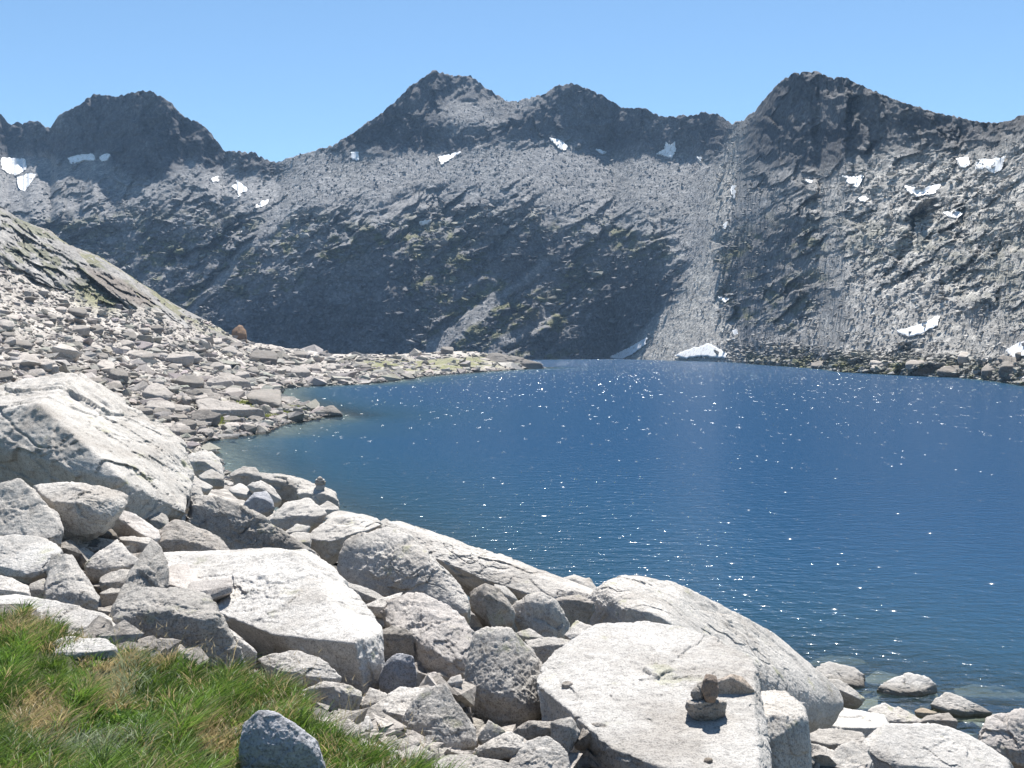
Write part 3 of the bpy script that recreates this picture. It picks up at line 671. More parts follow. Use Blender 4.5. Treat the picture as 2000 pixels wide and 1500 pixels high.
B('big dark-faced wedge boulder whose edge runs down right behind the great slab', [(376,1005),(385,970),(430,974),(490,998),(560,1043),(622,1084),(644,1112),(560,1105),(500,1095),(440,1070),(400,1048),(374,1032)], [(380,988,13.4),(430,984,13.4),(490,1008,13.3),(560,1053,13.1),(630,1100,12.9)], 30, 66, m='grey', cuts=1, p=90)
B('big cracked boulder with a grey face and pale right flank, on the shore', [(655,1098),(690,1055),(750,1025),(792,1040),(832,1075),(882,1130),(922,1185),(918,1197),(900,1203),(850,1190),(790,1165),(720,1168),(668,1145)], [(656,1100,12.4),(702,1066,12.4),(756,1042,12.3),(800,1088,11.8),(850,1140,11.4),(912,1192,11)], 28, 60, m='pale', cuts=1, rough=.9, seed=4)
B('long pale slab running down to the water behind the big cracked boulder', [(750,1030),(764,1022),(800,1036),(850,1047),(884,1066),(935,1076),(962,1092),(1010,1104),(1062,1128),(1120,1146),(1182,1167),(1150,1192),(1062,1196),(985,1166),(925,1136),(860,1108),(790,1070),(760,1052)], [(756,1046,17),(800,1064,16.8),(862,1098,16.4),(915,1108,16.1),(1000,1146,15.6),(1070,1158,15.4),(1150,1178,15.2)], 17, 74, m='pale', rough=.8, strata=.02, cuts=4, seed=3)
B('brownish block under the right end of the long pale slab', [(1080,1172),(1130,1163),(1163,1180),(1148,1214),(1110,1226),(1086,1208)], [(1080,1178,14),(1125,1172,14),(1162,1184,14)], 12, 84, m='stain')
B('tall narrow boulder with a brown front right of the big cracked boulder', [(920,1158),(950,1142),(976,1150),(1007,1195),(1000,1218),(960,1226),(935,1200),(917,1182)], [(921,1168,11.6),(950,1160,11.5),(985,1180,11.5),(1005,1200,11.6)], 26, 82, m='stain')
B('narrow pale stone behind the tall narrow brown-fronted boulder', [(965,1141),(986,1144),(1010,1170),(1002,1184),(984,1172)], [(966,1152,13),(1008,1174,13)], 20, 80)
B('rounded grey boulder right of the tall narrow brown-fronted boulder', [(998,1182),(1050,1158),(1077,1165),(1102,1205),(1114,1226),(1096,1244),(1060,1250),(1012,1222)], [(1000,1188,12),(1042,1176,11.9),(1082,1184,11.9),(1112,1226,12)], 30, 70, m='pale', p=90)
B('shaded rock in the cleft between the tall narrow and the rounded grey boulder', [(905,1195),(960,1184),(1015,1198),(1024,1262),(960,1290),(898,1255)], [(906,1206,13.4),(960,1198,13.3),(1022,1210,13.4)], 14, 84, m='grey')
B('humped pale boulder against the water behind the long pale slab', [(1083,1136),(1120,1124),(1150,1129),(1174,1163),(1150,1170),(1106,1152)], [(1085,1142,18),(1130,1140,18),(1172,1163,18)], 25, 75)
B('pinkish boulder with a rough dark left flank, right of the great slab', [(748,1192),(775,1164),(800,1154),(850,1174),(892,1195),(927,1240),(932,1262),(917,1302),(880,1329),(848,1334),(800,1300),(760,1240)], [(748,1206,9.2),(790,1212,9.1),(830,1262,8.8),(872,1288,8.7),(928,1292,8.8)], 24, 82, m='pink')
B('dark slab standing on edge left of the pinkish boulder', [(742,1232),(770,1222),(802,1235),(808,1284),(780,1306),(740,1310)], [(742,1238,8.9),(805,1240,8.9)], 20, 86, m='grey')
B('dark upright stone between the great slab and the pale round boulder', [(740,1324),(760,1285),(785,1274),(806,1284),(812,1310),(810,1348),(770,1360),(743,1345)], [(742,1318,7.4),(764,1290,7.4),(806,1290,7.4)], 40, 78, m='blue')
B('small wedge stone with a white top left of the pinkish boulder', [(714,1181),(745,1169),(784,1157),(778,1180),(746,1202),(724,1198)], [(714,1184,10.2),(750,1186,10.1),(782,1166,10.2)], 14, 84)
B('narrow white slab lying behind the right edge of the great slab', [(668,1134),(720,1149),(750,1166),(716,1184),(685,1165)], [(670,1142,10.8),(745,1174,10.6)], 14, 80)
B('tall big boulder with a yellow-spotted overhanging front, in the middle', [(930,1238),(960,1222),(1000,1223),(1032,1260),(1057,1300),(1074,1330),(1066,1372),(1052,1392),(1036,1412),(1000,1436),(958,1424),(925,1398),(902,1352),(906,1320),(924,1290)], [(904,1330,7.25),(945,1335,7.15),(990,1360,7.05),(1032,1386,7.1),(1066,1366,7.3)], 42, -80, m='pale', cuts=1, p=50, rough=.8)
B('flat-topped block with a shaded front between the tall big boulder and the big slab', [(1026,1250),(1080,1242),(1144,1260),(1122,1288),(1086,1320),(1066,1320),(1042,1280)], [(1028,1262,9.3),(1080,1258,9.2),(1142,1263,9.3)], 6, 88, m='grey')
B('little dark stone behind the flat-topped shaded block', [(1008,1235),(1035,1227),(1062,1245),(1040,1252),(1013,1250)], [(1010,1240,10.2),(1060,1246,10.2)], 18, 80, m='grey')
B('pale angular stone above the flat-topped shaded block', [(1102,1240),(1125,1211),(1150,1227),(1183,1235),(1160,1256),(1128,1256)], [(1104,1244,11.2),(1180,1240,11.2)], 25, 75)
# --- right foreground
SLABX = B('big bright slab that carries the stone cairn', [(1068,1352),(1074,1330),(1120,1280),(1180,1240),(1260,1232),(1330,1244),(1390,1264),(1452,1300),(1474,1340),(1440,1400),(1482,1470),(1504,1545),(1250,1545),(1110,1505),(1180,1455),(1150,1412),(1100,1392),(1066,1376)],
  [(1066,1374,6.75),(1150,1418,6.3),(1200,1490,5.65),(1300,1528,5.45),(1500,1528,5.45)], 3.5, 80, m='white', rough=.55, p=90, cuts=0, strata=.016, thick=.35, seed=3)
slabX = boulder.last
B('broad sloping boulder with a shaded left face, between the cairn slab and the lake', [(1140,1190),(1170,1160),(1210,1134),(1240,1127),(1300,1141),(1380,1179),(1440,1208),(1520,1253),(1572,1305),(1630,1345),(1640,1372),(1605,1400),(1560,1400),(1500,1370),(1400,1290),(1320,1265),(1240,1255),(1150,1225)],
  [(1142,1198,15),(1200,1170,14.2),(1232,1186,13.9),(1282,1212,13.8),(1332,1246,13.8),(1450,1312,14.4),(1560,1362,15.4),(1638,1364,16.6)], 8, 86, m='pale', rough=.5, cuts=0, p=60, thick=.5, seed=2)
B('small block with a shaded face right behind the cairn', [(1393,1332),(1430,1317),(1452,1325),(1473,1348),(1442,1366),(1408,1372)], [(1395,1336,6.46),(1430,1322,6.46),(1471,1350,6.46)], 12, 88, m='stain')
B('squared block with a dark front, right of the cairn at the bottom edge', [(1418,1387),(1440,1364),(1480,1354),(1532,1349),(1558,1375),(1568,1410),(1584,1500),(1580,1545),(1500,1545),(1466,1460)], [(1420,1402,6.75),(1482,1446,6.55),(1522,1432,6.6),(1564,1404,6.75)], 6, 87, m='pale', p=90, cuts=1, rough=.6)
B('white slab with a notched top edge at the water, right of the broad sloping boulder', [(1564,1402),(1600,1384),(1640,1382),(1700,1395),(1732,1400),(1742,1432),(1700,1455),(1600,1450),(1566,1432)], [(1566,1424,17.2),(1640,1436,17),(1738,1432,17)], 9, 80, rough=.6, m='white')
B('pale pointed stone in the shallows at the tip of the broad sloping boulder', [(1580,1312),(1620,1292),(1660,1302),(1687,1322),(1688,1342),(1672,1352),(1636,1340)], [(1582,1318,23.6),(1640,1336,23.2),(1687,1340,23.2)], 22, 78)
B('tilted stone with a dark wet underside before the pale pointed stone', [(1608,1325),(1642,1328),(1688,1362),(1680,1374),(1640,1373),(1612,1350)], [(1609,1330,20.8),(1650,1352,20.6),(1686,1366,20.6)], 22, -70)
B('white domed rock standing alone in the shallows at the right', [(1710,1347),(1740,1327),(1770,1315),(1800,1319),(1827,1340),(1824,1353),(1790,1361),(1750,1360)], [(1712,1349,22.9),(1750,1354,22.7),(1790,1355,22.6),(1825,1347,22.8)], 26, 75, strata=.03, m='white')
B('low pale hump in the shallows nearest the right edge', [(1818,1377),(1845,1354),(1870,1357),(1907,1380),(1940,1392),(1880,1398),(1838,1388)], [(1820,1380,21.6),(1870,1386,21.3),(1938,1392,21.3)], 25, 70)
B('small black wet stone at the waterline', [(1786,1388),(1800,1382),(1832,1391),(1812,1401),(1790,1398)], [(1787,1391,20.3),(1831,1394,20.3)], 15, 80, m='wet')
B('peaked grey slab at the waterline above the pale bottom boulder', [(1694,1386),(1730,1374),(1762,1385),(1806,1413),(1740,1424),(1708,1415)], [(1696,1396,18.9),(1740,1414,18.7),(1804,1414,18.7)], 22, 78)
B('blocky stone with a shaded front right of the peaked grey slab', [(1790,1412),(1815,1396),(1852,1392),(1870,1410),(1862,1430),(1808,1430)], [(1791,1414,18.2),(1818,1404,18.2),(1868,1408,18.2)], 12, 85, m='stain')
B('large pale boulder with a smooth rounded back at the bottom right', [(1690,1442),(1730,1415),(1800,1412),(1872,1421),(1922,1449),(1975,1490),(1996,1545),(1700,1545),(1688,1482)], [(1690,1474,12.2),(1740,1500,12),(1820,1514,12),(1985,1518,12.2)], 14, 80, m='blue', rough=.5, p=60, cuts=1, seed=9)
MAT_last = boulder.meshes[-1][0]; MAT_last.data.materials[0] = MAT['white']
B('warm-toned boulder cut by the right edge of the picture', [(1913,1444),(1930,1404),(1962,1404),(2000,1396),(2080,1374),(2080,1500),(2000,1496),(1948,1470)], [(1914,1450,15.4),(1952,1464,15.2),(2080,1472,15.2)], 34, 80, m='pink')
B('yellow-tinged slab in the bottom gap left of the smooth rounded boulder', [(1588,1535),(1630,1468),(1662,1448),(1692,1456),(1704,1500),(1694,1545),(1600,1545)], [(1590,1525,11),(1640,1520,11),(1700,1520,11)], 22, 80)
B('mottled grey slab below the notched white slab', [(1566,1440),(1600,1424),(1682,1430),(1694,1450),(1662,1476),(1598,1470)], [(1567,1448,14.2),(1620,1462,14),(1690,1454,14)], 12, 80, m='grey')
B('fractured pale block right of the squared dark-fronted block', [(1560,1450),(1600,1454),(1643,1475),(1612,1515),(1565,1515)], [(1562,1470,12),(1600,1490,11.9),(1640,1484,12)], 20, 80)
B('pale slab at the bottom edge between the squared block and the yellow-tinged slab', [(1560,1540),(1575,1505),(1610,1500),(1640,1520),(1640,1560),(1560,1560)], [(1562,1530,10.2),(1638,1536,10.2)], 14, 80)
# --- middle foreground
B('round pale boulder with fine dark speckle, lower middle', [(785,1402),(800,1375),(830,1344),(870,1339),(892,1370),(927,1420),(932,1447),(902,1464),(848,1472),(812,1454),(792,1427)], [(786,1408,5.9),(818,1396,5.85),(842,1424,5.75),(862,1452,5.7),(930,1448,5.8)], 44, 76, m='pale', p=60, cuts=2, rough=.7)
B('block with a flat white top and shaded front, left of the round pale boulder', [(706,1396),(750,1370),(782,1344),(832,1344),(808,1395),(796,1444),(738,1446),(708,1424)], [(707,1394,6.2),(742,1386,6.15),(800,1402,6.1)], 16, 86, m='pale')
B('small tilted stone above the flat white-topped block', [(704,1376),(724,1344),(762,1357),(747,1374),(714,1394)], [(705,1380,6.7),(760,1366,6.7)], 26, 80)
B('low white stone against the foot of the great slab', [(513,1282),(545,1276),(580,1269),(622,1284),(664,1320),(656,1334),(600,1338),(538,1324)], [(514,1294,6.8),(560,1312,6.65),(610,1324,6.6),(662,1324,6.6)], 20, 80, m='white')
B('boulder with a pale top and shaded front at the right end of the grass', [(592,1348),(640,1329),(690,1339),(708,1355),(693,1397),(664,1404),(622,1380),(595,1362)], [(593,1350,6.1),(640,1341,6.05),(704,1359,6.05)], 14, 84)
B('cube-like white stone at the edge of the grass below the shaded boulder', [(680,1416),(700,1401),(722,1399),(729,1420),(722,1444),(688,1438)], [(681,1430,5.6),(704,1434,5.55),(728,1424,5.6)], 30, 82, m='white')
B('low white slab half hidden by the grass below the flat white-topped block', [(668,1436),(700,1439),(752,1458),(794,1472),(770,1486),(700,1480)], [(669,1450,5.2),(720,1468,5.1),(792,1476,5.1)], 12, 80)
B('small pointed triangular stone below the tall big boulder', [(932,1442),(955,1404),(988,1430),(984,1450),(944,1452)], [(933,1444,6),(986,1440,6)], 50, 80)
B('knobbly slab below the small pointed triangular stone', [(926,1462),(960,1444),(1000,1428),(1026,1455),(1002,1479),(938,1486)], [(928,1466,5.6),(965,1460,5.55),(1024,1460,5.6)], 22, 80)
B('rounded block with an olive shaded front, left of the bright slab foot', [(1003,1427),(1030,1410),(1076,1407),(1088,1430),(1083,1449),(1030,1459),(1005,1449)], [(1004,1428,6),(1032,1414,6),(1084,1420,6)], 12, 80, m='stain', p=90)
B('split angular stone between the olive-fronted block and the bright slab', [(1074,1408),(1116,1400),(1133,1430),(1107,1470),(1082,1454)], [(1075,1412,5.85),(1112,1420,5.8),(1131,1432,5.85)], 28, 80, m='grey')
B('curved stone wedged under the lip of the bright slab', [(1122,1454),(1140,1419),(1166,1412),(1198,1420),(1166,1444),(1138,1459)], [(1123,1454,5.95),(1150,1432,5.9),(1196,1423,5.95)], 24, -80, m='stain')
B('white stone with a flat pinkish face at the bottom edge, middle', [(996,1495),(1030,1449),(1070,1437),(1092,1450),(1114,1490),(1116,1545),(996,1545)], [(997,1530,5.05),(1050,1535,5),(1115,1530,5.05)], 34, 80, m='white')
B('low pale stone at the bottom edge below the round pale boulder', [(846,1502),(870,1474),(930,1477),(1000,1490),(1008,1545),(846,1545)], [(847,1520,4.9),(920,1530,4.85),(1007,1530,4.9)], 18, 80)
B('small white stone in the seed heads below the round pale boulder', [(782,1472),(810,1453),(843,1470),(832,1494),(798,1494)], [(783,1484,5.05),(841,1482,5.05)], 24, 80)
B('bright sliver stone under the flat white-topped block', [(725,1425),(740,1424),(762,1440),(756,1454),(738,1452)], [(726,1436,5.6),(760,1444,5.6)], 14, 82, m='pink')
B('grey knob stone at the lower edge of the olive-fronted block', [(990,1440),(1002,1430),(1022,1440),(1018,1455),(998,1456)], [(991,1446,5.65),(1020,1448,5.65)], 22, 80)
B('little pale stone in the cleft above the round pale boulder, left one', [(828,1326),(838,1315),(852,1312),(853,1326),(842,1334)], [(829,1328,7),(852,1326,7)], 24, 80, m='pink')
B('flat sliver stone below the little pale stone in the cleft', [(836,1334),(850,1326),(862,1330),(860,1338),(842,1342)], [(837,1338,6.9),(861,1336,6.9)], 14, 80, m='pink')
B('pair-topped stone beside the left foot of the tall big boulder', [(870,1336),(882,1322),(900,1316),(904,1334),(892,1346),(876,1346)], [(871,1338,6.9),(902,1334,6.9)], 30, 82)
B('shaded stone filling the cleft left of the tall big boulder', [(866,1344),(906,1338),(920,1398),(892,1408),(868,1374)], [(868,1350,7.0),(908,1346,7.0)], 24, 82, m='stain')
# --- grass stones
B('flat white stone lying in the grass', [(100,1279),(108,1254),(135,1244),(175,1249),(202,1250),(227,1268),(226,1282),(190,1288),(150,1290),(108,1288)], [(101,1278,5.55),(160,1280,5.5),(226,1272,5.5)], 6, 84, m='white', group='stones in the grass', cat='stone', name='stone', cuts=0)
B('fist-sized white stone in the low clover', [(226,1396),(240,1387),(260,1399),(247,1420),(229,1428)], [(227,1408,4.75),(258,1408,4.75)], 26, 80, m='blue', group='stones in the grass', cat='stone', name='stone')
B('blue-grey speckled boulder standing in the grass at the bottom edge', [(468,1452),(480,1408),(500,1391),(542,1391),(572,1410),(592,1435),(622,1455),(630,1490),(627,1545),(480,1545),(466,1490)], [(468,1448,4.0),(500,1432,3.95),(545,1434,3.95),(580,1448,3.95),(628,1482,4.0)], 40, 80, m='blue', p=60, cuts=2, rough=.7, group='stones in the grass')
B('small grey stone beside the blue-grey speckled boulder in the grass', [(444,1432),(456,1420),(476,1422),(482,1438),(462,1446)], [(445,1434,4.6),(480,1434,4.6)], 24, 80, m='blue', group='stones in the grass', cat='stone', name='stone')
# --- upper group by the far cairn
B('long dark-faced slab running to the small far cairn', [(505,926),(560,931),(612,944),(650,960),(658,986),(640,994),(590,982),(540,974),(520,945)], [(507,930,34.5),(560,940,34),(600,966,33.6),(656,974,33.6)], 13, 84, m='grey', cuts=0)
B('pale rock directly under the small far cairn', [(582,957),(630,949),(650,962),(665,1002),(620,1006),(592,988)], [(583,966,32),(630,962,31.8),(662,978,31.8)], 8, 82)
farcX = boulder.last
B('pyramid-shaped grey rock at the shore, left of the long dark-faced slab', [(448,927),(475,911),(500,914),(510,930),(502,948),(464,953)], [(449,930,32),(480,922,32),(508,932,32)], 25, 80, m='grey')
B('pale ribbed rock below the long dark-faced slab', [(483,947),(510,937),(532,950),(550,977),(530,983),(498,967)], [(484,952,29),(515,954,28.8),(548,976,28.6)], 28, 80)
B('dark rounded rock beside a yellow grass tuft', [(476,987),(500,961),(522,960),(538,990),(522,1001),(488,1001)], [(478,980,26.6),(502,968,26.6),(536,984,26.6)], 25, 80, m='blue')
B('white slab in front of the pyramid-shaped rock', [(448,955),(470,943),(505,962),(495,975),(465,970)], [(449,960,29.4),(500,970,29.2)], 14, 80, m='white')
B('broad wrinkled pale rock below the far cairn', [(522,1017),(560,979),(600,974),(636,1000),(627,1024),(590,1034),(556,1034)], [(524,1014,23.4),(560,1012,23.2),(632,1006,23.2)], 22, 80, strata=.02)
B('overhanging pale boulder above a deep dark slot', [(596,1052),(640,1014),(690,1009),(722,1019),(742,1027),(684,1062),(642,1090),(606,1086)], [(598,1053,17.4),(645,1056,17.2),(700,1036,17.4),(740,1028,17.6)], 16, -78)
B('small sloping stone under the broad wrinkled rock', [(552,1041),(580,1024),(604,1029),(592,1049),(566,1052)], [(553,1042,20.6),(600,1036,20.6)], 18, 80)
B('white stone left of the overhanging pale boulder', [(546,1055),(575,1040),(607,1040),(606,1070),(570,1074)], [(548,1062,16.8),(604,1058,16.8)], 14, 80)
B('pale knob on the shore just below the far cairn rock', [(620,991),(640,979),(662,990),(664,1005),(630,1006)], [(621,996,29.6),(662,996,29.6)], 22, 80)
B('low ledge at the water behind the overhanging pale boulder', [(636,1012),(660,997),(720,1007),(748,1021),(700,1032),(648,1029)], [(638,1018,22.6),(690,1022,22.4),(746,1024,22.4)], 14, 80)
B('last grey stone of the shore above the big cracked boulder', [(732,1024),(755,1014),(784,1032),(760,1040)], [(733,1028,24),(782,1035,24)], 18, 80, m='grey')
B('grey rock between two grass pockets, right of the huge boulder', [(343,977),(365,949),(392,947),(398,975),(382,994),(353,994)], [(344,972,20),(372,958,20),(397,970,20)], 28, 80, m='grey')
B('lumpy pale rock at the right shoulder of the huge boulder', [(362,892),(400,877),(432,905),(438,930),(410,940),(378,918)], [(363,902,30.4),(402,904,30.2),(436,924,30.2)], 22, 80)
B('round pale rock against the water at the shoulder of the huge boulder', [(393,886),(412,880),(430,900),(432,914),(405,905)], [(394,892,33.6),(431,908,33.6)], 26, 78)
B('dark-sided rock above the long pale plank-like slab', [(388,928),(412,916),(438,928),(437,948),(405,950)], [(389,934,27),(436,936,27)], 18, 82, m='grey')
B('long pale plank-like slab right of the huge boulder', [(338,922),(370,926),(416,950),(404,962),(368,950)], [(340,930,23.4),(406,956,23)], 14, 80)
B('flaked grey rock at the lower right corner of the huge boulder', [(252,993),(285,984),(328,1010),(334,1044),(300,1040),(268,1012)], [(254,1000,12.7),(290,1010,12.5),(332,1034,12.5)], 30, 76, m='grey', strata=.02)
# --- rocks under the water
for lab, o, Y in (('flat brown rock just under the water beside the pale pointed stone', [(1572,1297),(1622,1281),(1682,1287),(1702,1306),(1640,1314)], 26.2),
                  ('brown sunken rock left of the white domed rock', [(1688,1326),(1715,1308),(1750,1316),(1746,1338),(1704,1342)], 24.2),
                  ('long brown sunken rock off the right edge', [(1862,1345),(1900,1334),(1990,1350),(2030,1370),(1920,1366)], 24.0),
                  ('brown sunken rock around the foot of the white domed rock', [(1716,1360),(1760,1350),(1826,1350),(1834,1368),(1780,1376)], 23.1),
                  ('brown sunken rock between the low pale hump and the right edge', [(1850,1402),(1900,1386),(1980,1410),(1980,1430),(1880,1428)], 21.8),
                  ('brown sunken rock below the tilted wet stone', [(1640,1372),(1700,1366),(1760,1376),(1730,1392),(1660,1392)], 22.7)):
    us = [q[0] for q in o]; vm = max(q[1] for q in o)
    B(lab, o, [(min(us), vm - 8, Y), (max(us), vm - 8, Y)], 10, 60, m='wet', thick=.8, group='rocks under the water', cuts=1, p=24)
near_bvh = []
for ob, X in boulder.meshes:
    if len(ob.data.vertices): near_bvh.append((X, [tuple(q.vertices) for q in ob.data.polygons]))
allV = np.concatenate([x for x, _ in near_bvh]); fs = []; off = 0
for x, f in near_bvh:
    fs += [tuple(i + off for i in q) for q in f]; off += len(x)
rock_bvh = BVHTree.FromPolygons(allV.tolist(), fs)
# ------------------------------------------------------------------ boulders on the left hillside, the spit and the far shores
HG = 'boulders on the left hillside'
LAND_MARKS = {}; PENDING = []
ORD = ('nearest', 'second nearest', 'third nearest', 'fourth nearest', 'fifth nearest', 'sixth nearest', 'seventh nearest', 'eighth nearest', 'ninth nearest', 'tenth nearest', 'eleventh nearest', 'twelfth nearest')
def finish_labels():
    groups = {}
    for ob, what, u, v, zone_ in PENDING:
        best = min(((math.hypot(u - a, 1.6 * (v - b)), nm, a, b) for nm, (a, b, zz) in LAND_MARKS.items() if zz == zone_))
        dd, nm, a, b = best; dx, dy = u - a, 1.6 * (v - b)
        side = ('right of' if dx > 0 else 'left of') if abs(dx) > abs(dy) else ('below' if dy > 0 else 'above')
        groups.setdefault((what, nm, side), []).append((dd, ob))
    for (what, nm, side), lst in groups.items():
        lst.sort(key=lambda q: q[0])
        for i, (_, ob) in enumerate(lst):
            ob['label'] = f'{what} {side} {nm}' if len(lst) == 1 else f'{what}, {ORD[min(i, 11)]} {side} {nm}'
def slope_boulder(label, u0, v0, u1, v1, m='far', kind=None, group=HG, bvh=None, top=18, front=80, outline=None, name='boulder', cat='boulder', Y=None, rough=1.0, mark=None, pend=False, zone_='hill'):
    boulder.k += 1; r_ = np.random.default_rng(boulder.k * 5 + 1)
    if Y is None:
        h = cast(bvh or slope_bvh, .5 * (u0 + u1), v1 - .12 * (v1 - v0)); Y = h[1] if h is not None else shoreY(v1)
    wd, hh = u1 - u0, v1 - v0
    if outline is None:
        a = np.sort(r_.uniform(0, 2 * math.pi, 4)) ; a = np.arange(9) / 9 * 2 * math.pi + r_.uniform(-.25, .25, 9)
        rr = r_.uniform(.86, 1.1, 9); ex = .75
        outline = [(.5 * (u0 + u1) + .5 * wd * q * np.sign(math.cos(t)) * abs(math.cos(t)) ** ex, .5 * (v0 + v1) + .5 * hh * q * np.sign(math.sin(t)) * abs(math.sin(t)) ** ex) for t, q in zip(a, rr)]
    tilt = r_.uniform(-.18, .18) * hh; cv = v0 + hh * r_.uniform(.35, .6)
    crease = [(u0, cv - tilt, Y), (u0 + wd * r_.uniform(.35, .65), cv + .06 * hh, Y * .997), (u1, cv + tilt, Y)]
    ob, X = block(name, outline, crease, top, front, m=m, seed=boulder.k * 17, dens=1.25, rough=rough, cuts=4)
    tag(ob, label, cat, group)
    if mark: LAND_MARKS[mark] = (.5 * (u0 + u1), .5 * (v0 + v1), zone_)
    if pend: PENDING.append((ob, label, .5 * (u0 + u1), .5 * (v0 + v1), zone_))
    return ob
SB = slope_boulder
SB('orange-brown pointed boulder on the ridge crest of the left hillside', 452, 633, 482, 668, 'rust', outline=[(452,660),(456,648),(463,638),(468,632),(474,640),(481,647),(481,664),(468,668),(454,668)], top=45, mark='the orange pointed boulder', zone_='hill')
SB('rock slab capping a boulder on the left hillside', 103, 672, 157, 701, 'far', outline=[(102,690),(112,678),(120,672),(138,678),(157,688),(150,699),(126,702),(106,698)], Y=118, front=-75, top=10)
SB('brown boulder that carries a flat rock slab on the left hillside', 113, 694, 152, 720, 'far', Y=119, front=86, mark='the slab-capped boulder', zone_='hill')
SB('long dark block near the crest above the inlet, on the left hillside', 486, 683, 542, 713, 'far_dark', outline=[(487,708),(490,690),(500,683),(535,686),(542,695),(541,712),(500,714)], front=87, mark='the long dark block', zone_='hill')
SB('square dark boulder with a flat pale top on the shore of the inlet', 483, 764, 549, 799, 'far_dark', outline=[(484,770),(500,765),(548,763),(547,785),(545,798),(520,796),(490,788)], top=4, front=88, group='boulders on the grassy point', mark='the square dark boulder', zone_='point')
SB('lone boulder in the water at the tip of the grassy point', 624, 791, 669, 820, 'far_dark', outline=[(625,818),(626,804),(636,793),(652,792),(662,806),(669,815),(660,820)], top=26, front=78, group='boulders on the grassy point')
SB('pale many-sided boulder above the huge boulder, beside a dark rust-stained one', 276, 748, 336, 790, 'far', outline=[(276,768),(290,752),(305,748),(322,754),(338,768),(330,782),(315,790),(298,785),(280,776)], top=20, mark='the pale many-sided boulder', zone_='hill')
SB('dark boulder with a rust-brown end behind the pale many-sided boulder', 340, 734, 398, 760, 'far_dark', front=86)
SB('rounded brown boulder at the top of the grassy point', 370, 758, 418, 786, 'far_dark', mark='the rounded brown boulder', zone_='point')
SB('broad pale slab with a shaded triangular front by the inlet', 402, 733, 456, 762, 'far', outline=[(402,755),(412,738),(425,733),(440,740),(458,756),(440,762),(425,760)], top=24, mark='the shaded triangular slab', zone_='hill')
SB('long pale slab sloping down to the inlet', 430, 726, 490, 764, 'far', outline=[(428,728),(445,728),(470,742),(490,760),(480,763),(460,752),(435,738)], top=16)
SB('flat light slab at the water edge of the inlet', 436, 757, 476, 772, 'far', top=8)
SB('dark square block standing on the back of the spit', 860, 677, 886, 693, 'far_dark', front=88, group='boulders on the spit')
SB('sloping grey rock slab that forms the tip of the spit', 948, 687, 1066, 724, 'far_dark', outline=[(948,708),(952,694),(962,688),(985,693),(1010,701),(1040,712),(1066,720),(1020,724),(985,722),(960,716)], group='boulders on the spit', top=30, front=70, Y=388)
SB('long grey slab crossing the grassy point', 390, 778, 520, 822, 'far', outline=[(388,780),(405,778),(440,788),(480,800),(518,818),(500,822),(460,810),(410,795)], top=16, group='boulders on the grassy point', mark='the long grey slab', zone_='point')
SB('dark rock at the waterline below the grassy point', 485, 812, 512, 830, 'far_dark', group='boulders on the grassy point')
SB('dark flat rock in the cluster below the grassy point', 345, 820, 384, 840, 'far_dark', group='boulders on the grassy point', mark='the dark flat rock', zone_='point')
SB('low wet rock lying lowest at the shore above the round pale rock', 350, 838, 384, 856, 'far_dark', group='boulders on the grassy point')
SB('pale flat-topped slab in the middle of the left hillside', 318, 688, 362, 714, 'far', outline=[(317,700),(330,690),(350,692),(378,695),(378,708),(360,714),(330,708)], top=14, mark='the flat-topped slab', zone_='hill')
SB('round boulder with a dark shaded side right of the capped boulder', 188, 702, 224, 729, 'far')
SB('wide brown boulder with a split face on the left hillside', 213, 720, 250, 752, 'far_dark', front=86, mark='the split brown boulder', zone_='hill')
SB('pale block at the left side of the hillside below the scree', 34, 692, 78, 716, 'far', mark='the pale left-edge block', zone_='hill')
SB('broad slab near the left edge above the huge boulder', 70, 700, 110, 720, 'far', top=12)
SB('brown block above the beach of the inlet', 480, 716, 506, 737, 'far_dark')
SB('dark flat-sided block on the beach of the inlet', 568, 716, 606, 740, 'far', mark='the beach block', zone_='hill')
SB('pale tilted slab just above the beach of the inlet', 545, 716, 572, 730, 'far')
def scatter_px(n, poly, wt=None):
    p = np.array(poly, float); out = []
    while sum(map(len, out)) < n:
        q = rng.uniform(p.min(0), p.max(0), (n * 3, 2)); q = q[inside(poly, q[:, 0], q[:, 1])]
        if wt is not None: q = q[rng.random(len(q)) < wt(q[:, 0], q[:, 1])]
        out.append(q)
    return np.concatenate(out)[:n]
HILL = [(0,620),(120,600),(300,640),(450,670),(560,690),(700,698),(740,740),(620,748),(520,752),(400,760),(330,745),(230,780),(0,745)]
for (u, v) in scatter_px(84, HILL):
    pl = rng.random() < .75; wd = np.exp(rng.normal(math.log(21), .32)) * (1.0 if u < 480 else .8)
    SB('pale granite block' if pl else 'brown block', u - wd * .6, v - wd * .34, u + wd * .6, v + wd * .34, 'far' if pl else 'far_dark', group='middling blocks on the left hillside', top=rng.uniform(8, 28), pend=True)
POINT = [(250,800),(340,770),(420,770),(500,800),(480,832),(380,850),(330,835)]
for (u, v) in scatter_px(46, POINT):
    pl = rng.random() < .7; wd = np.exp(rng.normal(math.log(24), .3))
    SB('pale cluster stone' if pl else 'dark cluster stone', u - wd * .6, v - wd * .33, u + wd * .6, v + wd * .33, 'far' if pl else 'far_dark', group='stones at the root of the grassy point', top=rng.uniform(8, 26), pend=True, zone_='point')
